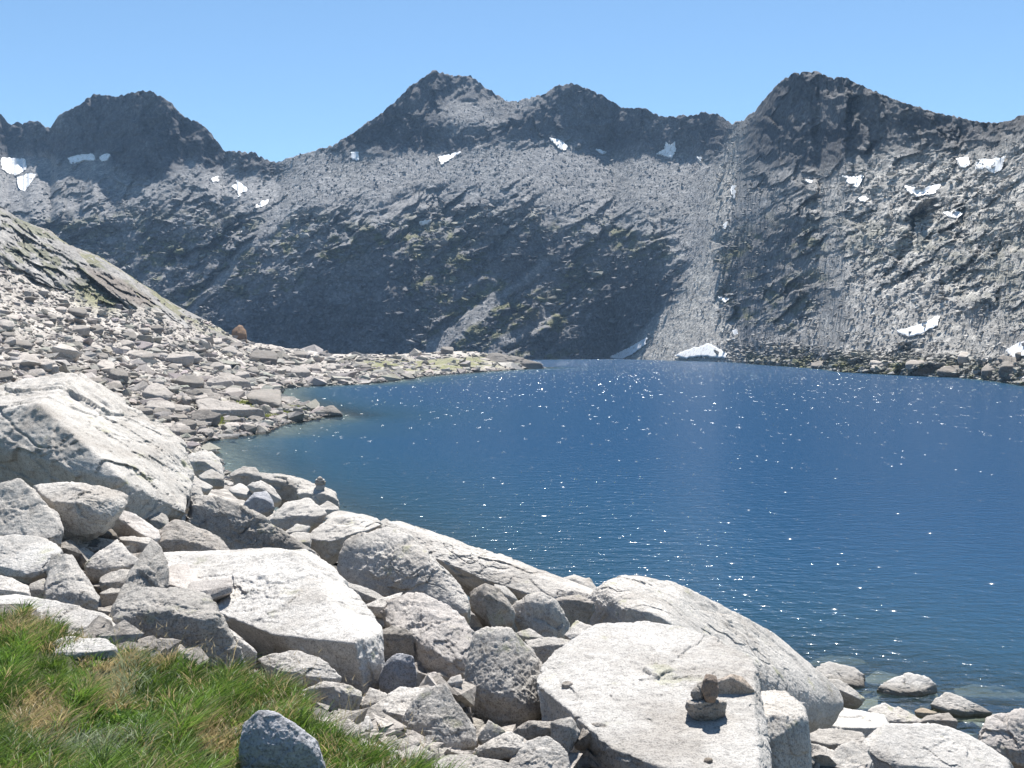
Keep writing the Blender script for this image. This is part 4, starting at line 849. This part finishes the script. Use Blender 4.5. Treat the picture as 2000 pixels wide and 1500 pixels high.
# right-hand far shore
for lab, a in (('largest dark boulder at the waterline of the right shore', (1828,714,1900,741)), ('brown boulder left of the largest dark one on the right shore', (1782,703,1830,735)),
               ('dark flat boulder on the right shore nearest the scree fan', (1585,704,1630,720)), ('pale boulder amid the low right shore', (1700,700,1745,724)),
               ('tall jointed block at the right edge above the shore', (1952,698,2006,744)), ('leaning slab block just left of the tall jointed block', (1918,712,1956,740))):
    SB(lab, *a, 'far' if 'amid' in lab else 'far_dark', group='boulders along the right shore', bvh=mount_bvh, rough=1.7, mark='the ' + lab.split(' on the right')[0].split(' amid')[0].split(' at the')[0].split(' left of')[0].split(' just')[0], zone_='right')
for (u, v) in scatter_px(40, [(1450,700),(1600,695),(1760,700),(2000,690),(2000,742),(1880,730),(1760,726),(1640,718),(1480,708)]):
    pl = rng.random() < .55; wd = np.exp(rng.normal(math.log(13), .35))
    SB('pale right-shore boulder' if pl else 'brown right-shore boulder', u - wd * .6, v - wd * .33, u + wd * .6, v + wd * .33, 'far' if pl else 'far_dark', group='small boulders along the right shore', bvh=mount_bvh, pend=True, zone_='right')
finish_labels()

# ------------------------------------------------------------------ scree: loose stones past counting
LIB = []
for k in range(16):
    r_ = np.random.default_rng(900 + k); q = r_.normal(size=(11, 3)); q /= np.linalg.norm(q, axis=1, keepdims=True); q *= r_.uniform(.75, 1.1, (11, 1)); q *= np.array([1.15, .9, .55])
    bm = bmesh.new(); [bm.verts.new(p) for p in q]; bmesh.ops.convex_hull(bm, input=bm.verts)
    for v_ in [v for v in bm.verts if not v.link_faces]: bm.verts.remove(v_)
    bmesh.ops.recalc_face_normals(bm, faces=bm.faces); bm.verts.index_update()
    LIB.append((np.array([v.co[:] for v in bm.verts]), np.array([[v.index for v in f.verts] for f in bm.faces]))); bm.free()
def stones(name, P, size, col, label=None, sink=.15, kind='stuff'):
    Vs, Fs, Cs, off = [], [], [], 0
    pick = rng.integers(0, len(LIB), len(P))
    for k, (V, F) in enumerate(LIB):
        i = np.where(pick == k)[0]
        if not len(i): continue
        n = len(i); yaw = rng.uniform(0, 2 * math.pi, n); tx = rng.normal(0, .32, n); c, s = np.cos(yaw), np.sin(yaw)
        sc3 = size[i][:, None] * rng.uniform(.7, 1.3, (n, 3))
        W = V[None] * sc3[:, None]
        ct, st = np.cos(tx)[:, None], np.sin(tx)[:, None]
        y_, z_ = W[..., 1] * ct - W[..., 2] * st, W[..., 1] * st + W[..., 2] * ct
        W = np.stack([W[..., 0] * c[:, None] - y_ * s[:, None], W[..., 0] * s[:, None] + y_ * c[:, None], z_], -1)
        W = W + P[i][:, None]; W[..., 2] += (size[i] * (.3 - sink))[:, None] * .5
        Vs.append(W.reshape(-1, 3)); Fs.append((F[None] + (np.arange(n) * len(V))[:, None, None] + off).reshape(-1, 3)); off += n * len(V)
        Cs.append(np.repeat(col[i], len(V), 0))
    o = mk(name, np.concatenate(Vs), np.concatenate(Fs), MAT['stones'], smooth=False, cols={'Col': np.concatenate(Cs)})
    return tag(o, label, None, None, kind)
# left hillside
vis = (SZ > -.12) & (SY < yr + 3) & (SU > -120) & (SY > 55)
darea = np.zeros(SX.shape); vv_ = 750 - FPX * np.tan(np.arctan((SZ - CAM_H) / SY) + PITCH)
darea[:-1] = np.clip(vv_[:-1] - vv_[1:], 0.15, 6); pw = (darea * vis * (1 - .85 * outc) * (1 - .93 * gmask) * (1 + 3 * (SZ < .45))).ravel(); pw /= pw.sum()
ii = rng.choice(len(pw), 18000, p=pw)
Pq = SP.reshape(-1, 3)[ii] + rng.normal(0, .25, (len(ii), 3)) * np.array([1, 1.5, .1])
spx = np.exp(rng.normal(math.log(3.0), .72, len(ii))); spx = np.clip(spx, 1.1, 17) * np.clip(.75 + (vv_.ravel()[ii] - 560) / 260, .7, 1.5)
cc = np.array([.40, .365, .33]) * rng.normal(1, .20, (len(ii), 1)).clip(.5, 1.5) * rng.normal(1, .025, (len(ii), 3))
stones('hillside_scree', Pq, spx * Pq[:, 1] / FPX, cc)
# mountains: scree fans and ledges
def mscatter(n, wt, px, sg, colour, name, clip=(1, 9)):
    w_ = (wt * (MU > -40) * (MU < 2060) * np.gradient(MV, axis=0) * -1).clip(0).ravel(); w_ /= w_.sum()
    i = rng.choice(len(w_), n, p=w_); P = MP.reshape(-1, 3)[i]
    s = np.clip(np.exp(rng.normal(math.log(px), sg, n)), *clip) * P[:, 1] / FPX
    c = mcol.reshape(-1, 3)[i] * 1.12 * rng.normal(1, .2, (n, 1)).clip(.5, 1.6)
    P = P + rng.normal(0, 1, P.shape) * s[:, None] * np.array([1, .6, .2])
    return stones(name, P, s, c if colour is None else colour * np.ones((n, 3)))
scree_w = np.clip(1 - dk * 1.5, 0, 1) * (amp < 9)
mscatter(17000, scree_w * (MU < 1600), 1.0, .5, None, 'mountain_scree', (.6, 4))
mscatter(11000, np.clip(1 - dk * 1.6, 0, 1) * (MU > 1400), 2.4, .5, None, 'right_flank_blocks', (1.2, 10))
mscatter(13000, np.clip(amp - 8, 0, 8) * (MU < 1500) * (MV > 330) * np.clip(.35 + 2.5 * fbm(P2(MU / 45, MV / 22), 1, 3, .6, 88), .05, 1), 2.6, .6, None, 'ledge_blocks', (1.2, 11))
mscatter(6000, (MV > (vb - 45)[None]) * (MU > 1420) * (MV < (vb - 2)[None]), 3.2, .5, None, 'right_shore_stones', (1.5, 10))

# ------------------------------------------------------------------ snow
def snow(label, poly, raise_=.9):
    p = np.array(poly, float); du = 1.1
    us = np.arange(p[:, 0].min() - 3, p[:, 0].max() + 3, du); vs = np.arange(p[:, 1].min() - 3, p[:, 1].max() + 3, du)
    gu_, gv_ = np.meshgrid(us, vs)
    w1 = 2.2 * fbm(P2(gu_ / 9, gv_ / 6), 1, 3, .6, 81); w2 = 1.8 * fbm(P2(gu_ / 9, gv_ / 6), 1, 3, .6, 82)
    ins = inside(poly, gu_ + w1, gv_ + w2)
    jf = (gu_ - mu[0]) / (mu[1] - mu[0]); vb_ = np.interp(gu_, mu, vb); vr_ = np.interp(gu_, mu, vr)
    rf = ((gv_ - vb_) / (vr_ - vb_) + .012) / 1.012 * (NR - 1)
    Ys = sample(MYS, rf, jf)
    soft_ = blur(ins.astype(float), 1)
    sp = Ys / FPX
    Ya = Ys - sp * (raise_ * 2.2 * np.clip(soft_ * 1.6 - .35, -.3, 1) )
    V = at(gu_, gv_, Ya); F = grid_faces(*gu_.shape); keep = ins.ravel()[F].sum(1) >= 2
    F = F[keep]; used, inv = np.unique(F, return_inverse=True); F = inv.reshape(-1, 4)
    V = V.reshape(-1, 3)[used]
    # closed underside, pushed back into the slope
    B2 = V + np.array([0, 1.0, -.35]) * (4 * V[:, 1:2] / FPX); n = len(V)
    ed = np.concatenate([F[:, [0, 1]], F[:, [1, 2]], F[:, [2, 3]], F[:, [3, 0]]]); key = np.sort(ed, 1)
    uq, ix, ct = np.unique(key, axis=0, return_index=True, return_counts=True); be = ed[ix[ct == 1]]
    side = np.stack([be[:, 1], be[:, 0], be[:, 0] + n, be[:, 1] + n], 1)
    o = mk('snow_patch', np.concatenate([V, B2]), np.concatenate([F[:, ::-1], F + n, side]), MAT['snow'], loc=V.mean(0))
    return tag(o, label, 'snow patch', 'snow patches on the mountains')
MYS = MY
for ax_ in (0, 1, 0, 1): MYS = np.minimum(MYS, np.minimum(np.roll(MYS, 1, ax_), np.roll(MYS, -1, ax_)))
MYS = blur(.6 * MYS + .4 * MY, 3)
snow('large shaded snow patch at the left edge below the left peak', [(3,308),(50,310),(52,330),(32,342),(18,338),(4,330)], 1.3)
snow('bright tongue of snow hanging below the shaded patch at the left edge', [(33,346),(52,340),(71,339),(60,358),(48,374),(37,366)], 1.2)
snow('shaded snow streak along the foot of the left peak wall', [(132,308),(150,303),(182,301),(186,312),(160,314),(140,322)], 1.3)
snow('tiny shaded snow fleck right of the streak at the foot of the left peak', [(194,306),(206,300),(216,301),(210,313),(198,315)], 1.3)
snow('small square snow fleck on the bench above the star-shaped patch', [(413,349),(425,343),(429,352),(417,355)])
snow('star-shaped snow patch on the bench between the left peak and the saddle', [(451,362),(462,358),(463,350),(476,362),(488,372),(470,376),(466,385),(463,370)])
snow('slanting snow bar below the star-shaped patch', [(499,400),(512,392),(526,390),(524,397),(510,404),(500,405)])
snow('thin snow line beneath the slanting bar', [(468,452),(474,442),(479,441),(473,453)])
snow('square snow patch on the left shoulder of the central peak', [(686,298),(700,297),(702,313),(687,312)])
snow('wedge of snow under the crags left of centre', [(856,306),(876,303),(902,295),(884,308),(862,320)])
snow('hooked snow patch in the gully below the second peak', [(1073,268),(1090,272),(1109,284),(1106,293),(1092,290)])
snow('faint snow strip right of the hooked patch', [(1162,290),(1172,291),(1185,297),(1176,301)])
snow('forked snow patch below the jagged ridge right of centre', [(1281,300),(1298,291),(1300,278),(1310,284),(1317,274),(1320,296),(1311,307),(1295,303)])
snow('tiny snow fleck beside the scree gully top', [(1360,305),(1372,308),(1368,314)])
snow('thin upright snow sliver in the rock cleft right of the scree gully', [(1429,364),(1437,362),(1435,386),(1428,384)])
snow('lower snow sliver in the same rock cleft', [(1412,437),(1422,431),(1416,448)])
snow('triangular snow patch below the right peak', [(1645,342),(1660,346),(1687,343),(1677,365),(1663,362)])
snow('tiny snow speck left of the triangular patch', [(1573,350),(1588,351),(1582,358)])
snow('small oval snow fleck below the triangular patch', [(1676,386),(1690,383),(1698,388),(1690,393),(1680,392)])
snow('curved snow patch with two horns on the right flank', [(1765,362),(1780,365),(1800,368),(1820,362),(1839,360),(1826,376),(1790,382),(1775,374)])
snow('left snow patch of the pair high at the right edge', [(1866,309),(1890,307),(1894,321),(1878,326)])
snow('right snow patch of the pair high at the right edge', [(1908,312),(1940,311),(1964,304),(1957,330),(1940,336),(1926,326),(1906,328)])
snow('pale thin snow smear in the middle of the right flank', [(1842,414),(1865,413),(1882,416),(1870,425),(1850,421)])
snow('narrow slanting snow bank rising from the far shore', [(1190,698),(1225,680),(1264,659),(1259,674),(1230,694),(1212,702)], 1.4)
snow('broad domed snow bank at the foot of the scree fan', [(1318,694),(1345,682),(1368,676),(1380,671),(1396,675),(1419,691),(1416,699),(1370,694),(1340,699)], 1.8)
snow('small snow wedge below the dark outcrop right of the scree fan', [(1400,578),(1415,582),(1432,580),(1416,589)])
snow('snow dot above the scree fan foot', [(1431,646),(1438,643),(1442,650),(1433,653)])
snow('long snow wedge on the lower right flank', [(1752,646),(1778,640),(1800,632),(1836,614),(1829,636),(1802,650),(1775,657)], 1.4)
snow('snow patch cut by the right edge just above the shore', [(1965,684),(1985,672),(2012,660),(2012,690),(1978,696)], 1.4)
snow('pale snow smear in the ledges left of the centre', [(816,434),(830,429),(843,428),(838,435),(822,439)])

# ------------------------------------------------------------------ foreground ground, rubble, grass
GC = np.array([(0,1200,6.3),(110,1215,6.2),(240,1250,6.05),(470,1310,5.7),(600,1370,5.3),(720,1450,4.95),(850,1500,4.75),(0,1350,4.95),(300,1400,4.65),(0,1500,4.0),(400,1500,4.1),(-200,1500,3.95),(-200,1250,5.9),(300,1640,3.35),(800,1640,3.7)], float)
def gb(u, v): a = (np.asarray(u) - 400) / 500; b = (np.asarray(v) - 1400) / 150; return np.stack(np.broadcast_arrays(1 + 0 * a, a, b, a * b, b * b, a * a), -1)
gcoef = np.linalg.lstsq(gb(GC[:, 0], GC[:, 1]), 1 / GC[:, 2], rcond=None)[0]
def grassY(u, v): return 1 / (gb(u, v) @ gcoef)
GP = [(-260,1190),(0,1205),(60,1203),(110,1218),(150,1246),(235,1262),(300,1282),(380,1305),(470,1315),(520,1325),(600,1385),(660,1430),(720,1475),(860,1515),(960,1660),(-260,1660)]
ctl = [(x, y, z, r) for x, y, z, r, _ in ROCKBASE]
for u, v, Y in GC: q = at(u, v, Y); ctl.append((q[0], q[1], q[2] - .03, .6))
for u in (900, 1200, 1600, 2000): q = at(u, 1640, 4.6); ctl.append((q[0], q[1], q[2] - .3, .5))
for x, y, z in ((-4, 1, 6.6), (0, 1, 6.5), (4, 1, 6.0), (9, 4, 4.5), (-8, 4, 7), (0, -10, 8), (-15, -10, 10), (12, -8, 6)): ctl.append((x, y, z, 1.0))
for u, Y in ((395,72),(440,58),(520,49),(610,41),(690,33.5),(790,26.5),(900,23.5),(1060,21),(1200,19.8),(1400,19.6),(1540,20.6),(1600,21.6),(1700,20.6),(1780,20.2),(1880,19.6),(1960,19.2)):
    for k_, z in ((1.0, -.15), (.93, .0), (1.12, -.6)): ctl.append(((u - 1000) / FPX * Y * k_, Y * k_, z, 1.6))
ctl = np.array(ctl)
fu = np.linspace(-900, 2900, 330); fY = np.concatenate([[-30, -12, -4, 0.5], np.exp(np.linspace(math.log(1.6), math.log(75), 250))])
FX = ((fu - 1000) / FPX)[None] * np.maximum(np.abs(fY), 6 * (fY < 1))[:, None]; FY = np.broadcast_to(fY[:, None], FX.shape)
num = 0; den = 0
for x, y, z, r in ctl:
    w_ = 1 / (np.hypot(FX - x, FY - y) / max(r, .15) + .25) ** 3.2; num = num + w_ * z; den = den + w_
FZ = num / den
dl, _ = lake_depth(FX, FY)
FZ = np.where(dl > 0, np.minimum(FZ, -.08 - .20 * dl), np.minimum(FZ, .02 + .55 * -dl)); FZ = np.maximum(FZ, -6)
far_in = np.clip((FY - 45) / 18, 0, 1); FZ = np.where(dl < 0, FZ * (1 - far_in) + far_in * np.minimum(FZ, .5), FZ)
FZ = FZ + .10 * fbm(np.stack([FX, FY, FZ], -1), .9, 4, .6, 91)
gcol = np.ones(FX.shape + (1,)) * np.array([.17, .155, .135])
ground = tag(mk('rubble_ground', np.stack([FX, FY, FZ], -1).reshape(-1, 3), grid_faces(*FX.shape), MAT['ground']), kind='structure')
# lake bed
bY = np.exp(np.linspace(math.log(9), math.log(1000), 120)); bu = np.linspace(-900, 2900, 160)
BX = ((bu - 1000) / FPX)[None] * bY[:, None]; BY = np.broadcast_to(bY[:, None], BX.shape)
tag(mk('lake_bed', np.stack([BX, BY, np.full_like(BX, -6.3)], -1).reshape(-1, 3), grid_faces(*BX.shape), MAT['wet']), kind='structure')
# broken stones in the gaps and on the shallow bed
gp = scatter_px(4200, [(-60,930),(240,880),(420,880),(640,950),(760,1010),(1180,1140),(1640,1360),(2200,1420),(2200,1499),(560,1499),(640,1400),(480,1300),(-60,1240)])
ground_bvh = BVHTree.FromPolygons([tuple(p) for p in np.stack([FX, FY, FZ], -1).reshape(-1, 3)], grid_faces(*FX.shape).tolist())
rub = []
for u, v in gp:
    h = cast(ground_bvh, u, v); k = cast(rock_bvh, u, v)
    if h is None: continue
    rub.append(h)
if rub:
    rub = np.array(rub); sz = np.clip(np.exp(rng.normal(math.log(.09), .5, len(rub))), .04, .24) * np.clip(rub[:, 1] / 8, .6, 2.2)
    stones('broken_stones', rub, sz, np.array([.45, .41, .37]) * rng.normal(1, .15, (len(rub), 1)).clip(.6, 1.4))
bx = scatter_px(900, [(1560,1280),(1750,1290),(2000,1320),(2000,1450),(1700,1420)])
bp = np.array([h for h in (cast(ground_bvh, u, v) for u, v in bx) if h is not None and h[2] < -.1])
if len(bp): stones('lake_bed_stones', bp, np.clip(np.exp(rng.normal(math.log(.2), .5, len(bp))), .08, .6), np.array([.20, .165, .12]) * rng.normal(1, .2, (len(bp), 1)).clip(.5, 1.5))
# turf under the grass
tu = np.linspace(-260, 960, 150); tv = np.linspace(1188, 1660, 120); TU, TV = np.meshgrid(tu, tv)
hump = lambda u, v: .05 * fbm(P2(np.asarray(u) / 70, np.asarray(v) / 45), 1, 3, .5, 95)
TP = at(TU, TV, grassY(TU, TV)); TP[..., 2] += hump(TU, TV)
Fg = grid_faces(*TU.shape); kp = inside(GP, TU, TV).ravel()[Fg].all(1); Fg = Fg[kp]; us_, iv = np.unique(Fg, return_inverse=True)
soil = mat('turf_soil'); pz = soil[2]('BsdfPrincipled', i_Roughness=.95); pz.inputs['Base Color'].default_value = (.055, .06, .022, 1); soil[3](pz.outputs[0], soil[2]('OutputMaterial').inputs[0])
tag(mk('turf', TP.reshape(-1, 3)[us_], iv.reshape(-1, 4)[:, ::-1], soil[0]), kind='structure')
def grass_blades(n):
    nt_ = 1500; cen = scatter_px(nt_, GP); pk = rng.integers(0, nt_, n)
    sgm = rng.uniform(5, 15, nt_)[pk]; off = rng.normal(0, 1, (n, 2)) * np.stack([sgm, sgm * .55], 1); uv = cen[pk] + off
    ok = inside(GP, uv[:, 0], uv[:, 1]); uv, pk, off = uv[ok], pk[ok], off[ok]; n = len(uv); u, v = uv[:, 0], uv[:, 1]
    tl = rng.uniform(.6, 1.5, nt_)[pk]; tb = rng.uniform(.42, 1.2, nt_)[pk]
    root = at(u, v, grassY(u, v)); root[:, 2] += hump(u, v)
    tuft = fbm(P2(u / 55, v / 38), 1, 3, .6, 96); tuft2 = fbm(P2(u / 120, v / 80), 1, 2, .5, 97)
    L = ((.10 + .06 * tuft) * tl + .03 * rng.normal(size=n)).clip(.025, .24)
    def near(cx, cy, rx, ry): return np.exp(-(((u - cx) / rx) ** 2 + ((v - cy) / ry) ** 2))
    clover = near(240, 1425, 62, 34); L = L * (1 - .72 * clover)
    white = np.maximum(near(165, 1312, 85, 34), near(545, 1530, 95, 70)); L = L * (1 - .8 * white)
    edge = np.clip(.75 + (v - polyline([q for q in GP if q[0] > -261][:14], u)) / 60, .45, 1); L = L * edge
    straw = np.maximum.reduce([near(215, 1345, 48, 50), near(70, 1425, 50, 60), near(60, 1240, 90, 28) * .6, near(405, 1460, 52, 34), near(540, 1490, 160, 22) * .6, near(330, 1290, 90, 20) * .5])
    straw = np.where(rng.random(n) < .75, np.clip(straw * 1.1 + .4 * tuft2 + .10, 0, 1) > rng.random(nt_)[pk], np.clip(straw * .8 + .1, 0, 1) > rng.random(n))
    sil = np.maximum(near(170, 1480, 110, 28), near(255, 1330, 30, 50) * .7) * .8 > rng.random(n)
    g = rng.random((n, 1)); bn = (np.clip(.5 + tuft[:, None] * .9, 0, 1))
    col = np.array([.072, .155, .020]) * (1 - g) + np.array([.21, .31, .055]) * g
    col = col * (.7 + .5 * bn) * tb[:, None]
    col = np.where(straw[:, None], np.array([.42, .33, .17]) * (.7 + .5 * g), col); col = np.where(sil[:, None], np.array([.25, .29, .18]) * (.8 + .4 * g), col)
    col = np.where((clover[:, None] > .4) & (rng.random((n, 1)) < .8), np.array([.12, .21, .035]) * (.7 + .6 * g), col)
    th = np.where(rng.random(n) < .7, np.arctan2(-off[:, 1], off[:, 0]) + rng.normal(0, .5, n), rng.normal(.3, .9, n)); lean = rng.uniform(.25, .95, n) * L
    dx, dy = (np.cos(th) + .25) * lean, np.sin(th) * lean
    wd = (.0017 + .0018 * rng.random(n)) * (1 + .8 * clover)
    fa = rng.uniform(0, math.pi, n); wx, wy = np.cos(fa) * wd, np.sin(fa) * wd * .5
    rows = []
    for s, k in ((0, 1.0), (.4, .9), (.75, .6)):
        c = root + np.stack([dx * s ** 1.8, dy * s ** 1.8, L * (s - .25 * s * s)], 1)
        o = np.stack([wx * k, wy * k, 0 * wx], 1); rows += [c - o, c + o]
    rows.append(root + np.stack([dx, dy, L * .72], 1))
    V = np.stack(rows, 1); b = (np.arange(n) * 7)[:, None]
    T = np.array([[0, 1, 3], [0, 3, 2], [2, 3, 5], [2, 5, 4], [4, 5, 6]])
    return V.reshape(-1, 3), (b[:, :, None] + T[None]).reshape(-1, 3), np.repeat(col, 7, 0)
gV, gF, gC = grass_blades(95000)
# tufts between the boulders, thin seed heads over the block, sparse turf on the grassy point
def tuft_at(u, v, n, L, spread, colr, bvh):
    out = []
    for _ in range(n):
        h = cast(bvh, u + rng.normal() * spread, v + rng.normal() * spread * .5)
        if h is None or h[2] < .15: continue
        l_ = L * rng.uniform(.5, 1.2); a = rng.uniform(0, 2 * math.pi); e = l_ * rng.uniform(.1, .6)
        wq = .004 * h[1] / 10; t = h + np.array([math.cos(a) * e, math.sin(a) * e, l_])
        out.append(([h + [-wq, 0, -.02], h + [wq, 0, -.02], t], np.array(colr) * rng.uniform(.7, 1.3)))
    return out
tf = []
for u, v, n, sp in ((358,1000,160,9),(430,972,160,12),(480,1000,140,10),(505,998,120,10),(400,955,60,8),(345,965,60,5),(550,1008,60,8),(745,1345,90,7),(60,1130,120,22),(20,1112,80,14)):
    tf += tuft_at(u, v, n, .30 if v < 1100 else .1, sp, (.15, .19, .04) if v != 480 else (.3, .28, .08), ground_bvh)
for u, v, n in ((330,1285,13),(400,1300,12),(260,1268,8),(560,1335,10),(830,1485,10),(720,1445,8),(640,1395,8)):
    for _ in range(n):
        uu_ = u + rng.normal() * 40; vv_2 = v + abs(rng.normal()) * 22; Y = grassY(uu_, vv_2); h = at(uu_, vv_2, Y); l_ = rng.uniform(.10, .24); dxx = rng.normal(.03, .06)
        for a, b_, wq, cl in ((0, 1, .0012, (.33, .28, .13)), (.90, 1.06, .0025, (.50, .40, .26))):
            p0 = h + np.array([dxx * a * a, 0, l_ * a]); p1 = h + np.array([dxx * b_ * b_, 0, l_ * b_])
            tf.append(([p0 + [-wq, 0, 0], p0 + [wq, 0, 0], p1], np.array(cl)))
for u, v in scatter_px(2600, [(410,796),(470,784),(590,796),(605,803),(540,813),(470,825),(400,830)]):
    h = cast(slope_bvh, u, v)
    if h is None or h[2] < .15 or fbm(np.array([[h[0], h[1], 0]]), 9, 3, .6, 76)[0] < -.1: continue
    for _ in range(2):
        t = h + np.array([rng.normal() * .2, rng.normal() * .2, rng.uniform(.2, .4)]); a = rng.normal() * .2
        tf.append(([h + [a - .05, 0, -.02], h + [a + .05, 0, -.02], t + [a, 0, 0]], np.array([.17, .19, .05]) * rng.uniform(.7, 1.4)))
tV = np.array([t[0] for t in tf]).reshape(-1, 3); tC = np.repeat(np.array([t[1] for t in tf]), 3, 0)
gF = np.concatenate([gF, np.arange(len(tV)).reshape(-1, 3) + len(gV)]); gV = np.concatenate([gV, tV]); gC = np.concatenate([gC, tC])
tag(mk('grass', gV, gF, MAT['grass'], smooth=False, cols={'Col': gC}), kind='stuff')

# ------------------------------------------------------------------ the two cairns and the loose stones on the slab
MAT['cairn'] = granite('brown_cairn_stone', (.30, .235, .19), (.22, .19, .165), grey=.5, lichen=.1, stain=.5, scale=2.0)
def cairn(label, parts):
    root = bpy.data.objects.new('cairn', None); C.objects.link(root); tag(root, label, 'cairn')
    base = None
    for i, (outline, crease, top, front, m, th, nm, lb) in enumerate(parts):
        nm = ('base_stone', 'middle_stone', 'top_stone', 'cap_stone')[i]
        boulder.k += 1
        X, F, n = block('stone', outline, crease, top, front, seed=boulder.k * 13, thick=th, dens=1.3, cuts=5, rough=1.5, place=False)
        if base is None:
            base = np.array([X[:, 0].mean(), X[:, 1].mean(), X[:, 2].min()]); root.location = base
        o = mk(nm, X, F, MAT[m], loc=base); o.location = (0, 0, 0); o.parent = root
        if lb: o['label'] = lb
    return root
h = cast(rock_bvh, 1380, 1409); yc = float(h[1]) if h is not None else 6.5
cairn('near stone cairn of three balanced stones on the big bright slab', [
    ([(1340,1380),(1344,1368),(1360,1366),(1395,1366),(1417,1370),(1415,1392),(1395,1408),(1372,1411),(1350,1396)], [(1341,1374,yc),(1375,1370,yc - .03),(1416,1372,yc)], 3, -72, 'stain', .95, None, 'bowl-shaped base stone'),
    ([(1349,1351),(1362,1337),(1378,1328),(1388,1340),(1388,1358),(1370,1367),(1355,1363)], [(1353,1353,yc + .02),(1368,1350,yc),(1383,1344,yc + .02)], 35, 82, 'grey', 1.0, None, 'pointed speckled stone'),
    ([(1374,1331),(1380,1317),(1399,1320),(1402,1331),(1405,1348),(1394,1370),(1378,1365),(1370,1348)], [(1377,1328,yc - .02),(1388,1330,yc - .03),(1399,1329,yc - .02)], 20, 86, 'cairn', .8, None, 'upright brownish stone')])
h = cast(rock_bvh, 624, 957); yf = float(h[1]) if h is not None else 32
cairn('small far cairn of stacked stones on the rock at the water edge', [
    ([(617,957),(618,945),(626,943),(633,946),(632,957),(625,959)], [(617,948,yf),(633,948,yf)], 12, 85, 'pale', .9, None, None),
    ([(615,945),(617,938),(627,936),(635,939),(634,945),(625,947)], [(615,941,yf),(635,941,yf)], 10, 84, 'stain', .9, None, None),
    ([(616,938),(621,934),(633,935),(634,939),(625,940)], [(616,937,yf),(634,937,yf)], 10, 84, 'pale', .9, None, None),
    ([(619,935),(625,929),(631,935),(625,937)], [(619,934.5,yf),(631,934.5,yf)], 40, 80, 'pale', .9, None, None)])
def loose(label, u0, v0, u1, v1, m):
    h = cast(rock_bvh, .5 * (u0 + u1), v1 - 2)
    if h is not None: SB(label, u0, v0, u1, v1, m, group='loose stones on the big bright slab', Y=float(h[1]) + .02, name='stone', cat='stone')
loose('small square brown stone lying on the left part of the big bright slab', 1097, 1329, 1118, 1347, 'stain')
loose('small dark stone at the bottom of the big bright slab', 1374, 1479, 1392, 1494, 'dark')

# ------------------------------------------------------------------ air
hz = bpy.data.materials.new('mountain_air'); hz.use_nodes = True; t = hz.node_tree; t.nodes.clear()
vol = t.nodes.new('ShaderNodeVolumePrincipled'); vol.inputs['Color'].default_value = (.42, .66, 1, 1); vol.inputs['Density'].default_value = HAZE; vol.inputs['Anisotropy'].default_value = 0.0
oo = t.nodes.new('ShaderNodeOutputMaterial'); t.links.new(vol.outputs[0], oo.inputs['Volume'])
top_z = float(MPa[..., 2].max()) + 15; lo_z = min(float(MPa[..., 2].min()), -7.4) - 1
X0, X1, Y0_, Y1 = float(min(MPa[..., 0].min(), WX.min())) - 60, float(max(MPa[..., 0].max(), WX.max())) + 60, -120.0, float(max(MPa[..., 1].max(), WYY.max())) + 60
hv = np.array([(x, y, z) for x in (X0, X1) for y in (Y0_, Y1) for z in (lo_z, top_z)])
tag(mk('haze', hv, np.array([[0, 1, 3, 2], [4, 6, 7, 5], [0, 4, 5, 1], [2, 3, 7, 6], [0, 2, 6, 4], [1, 5, 7, 3]]), hz, smooth=False), kind='stuff')
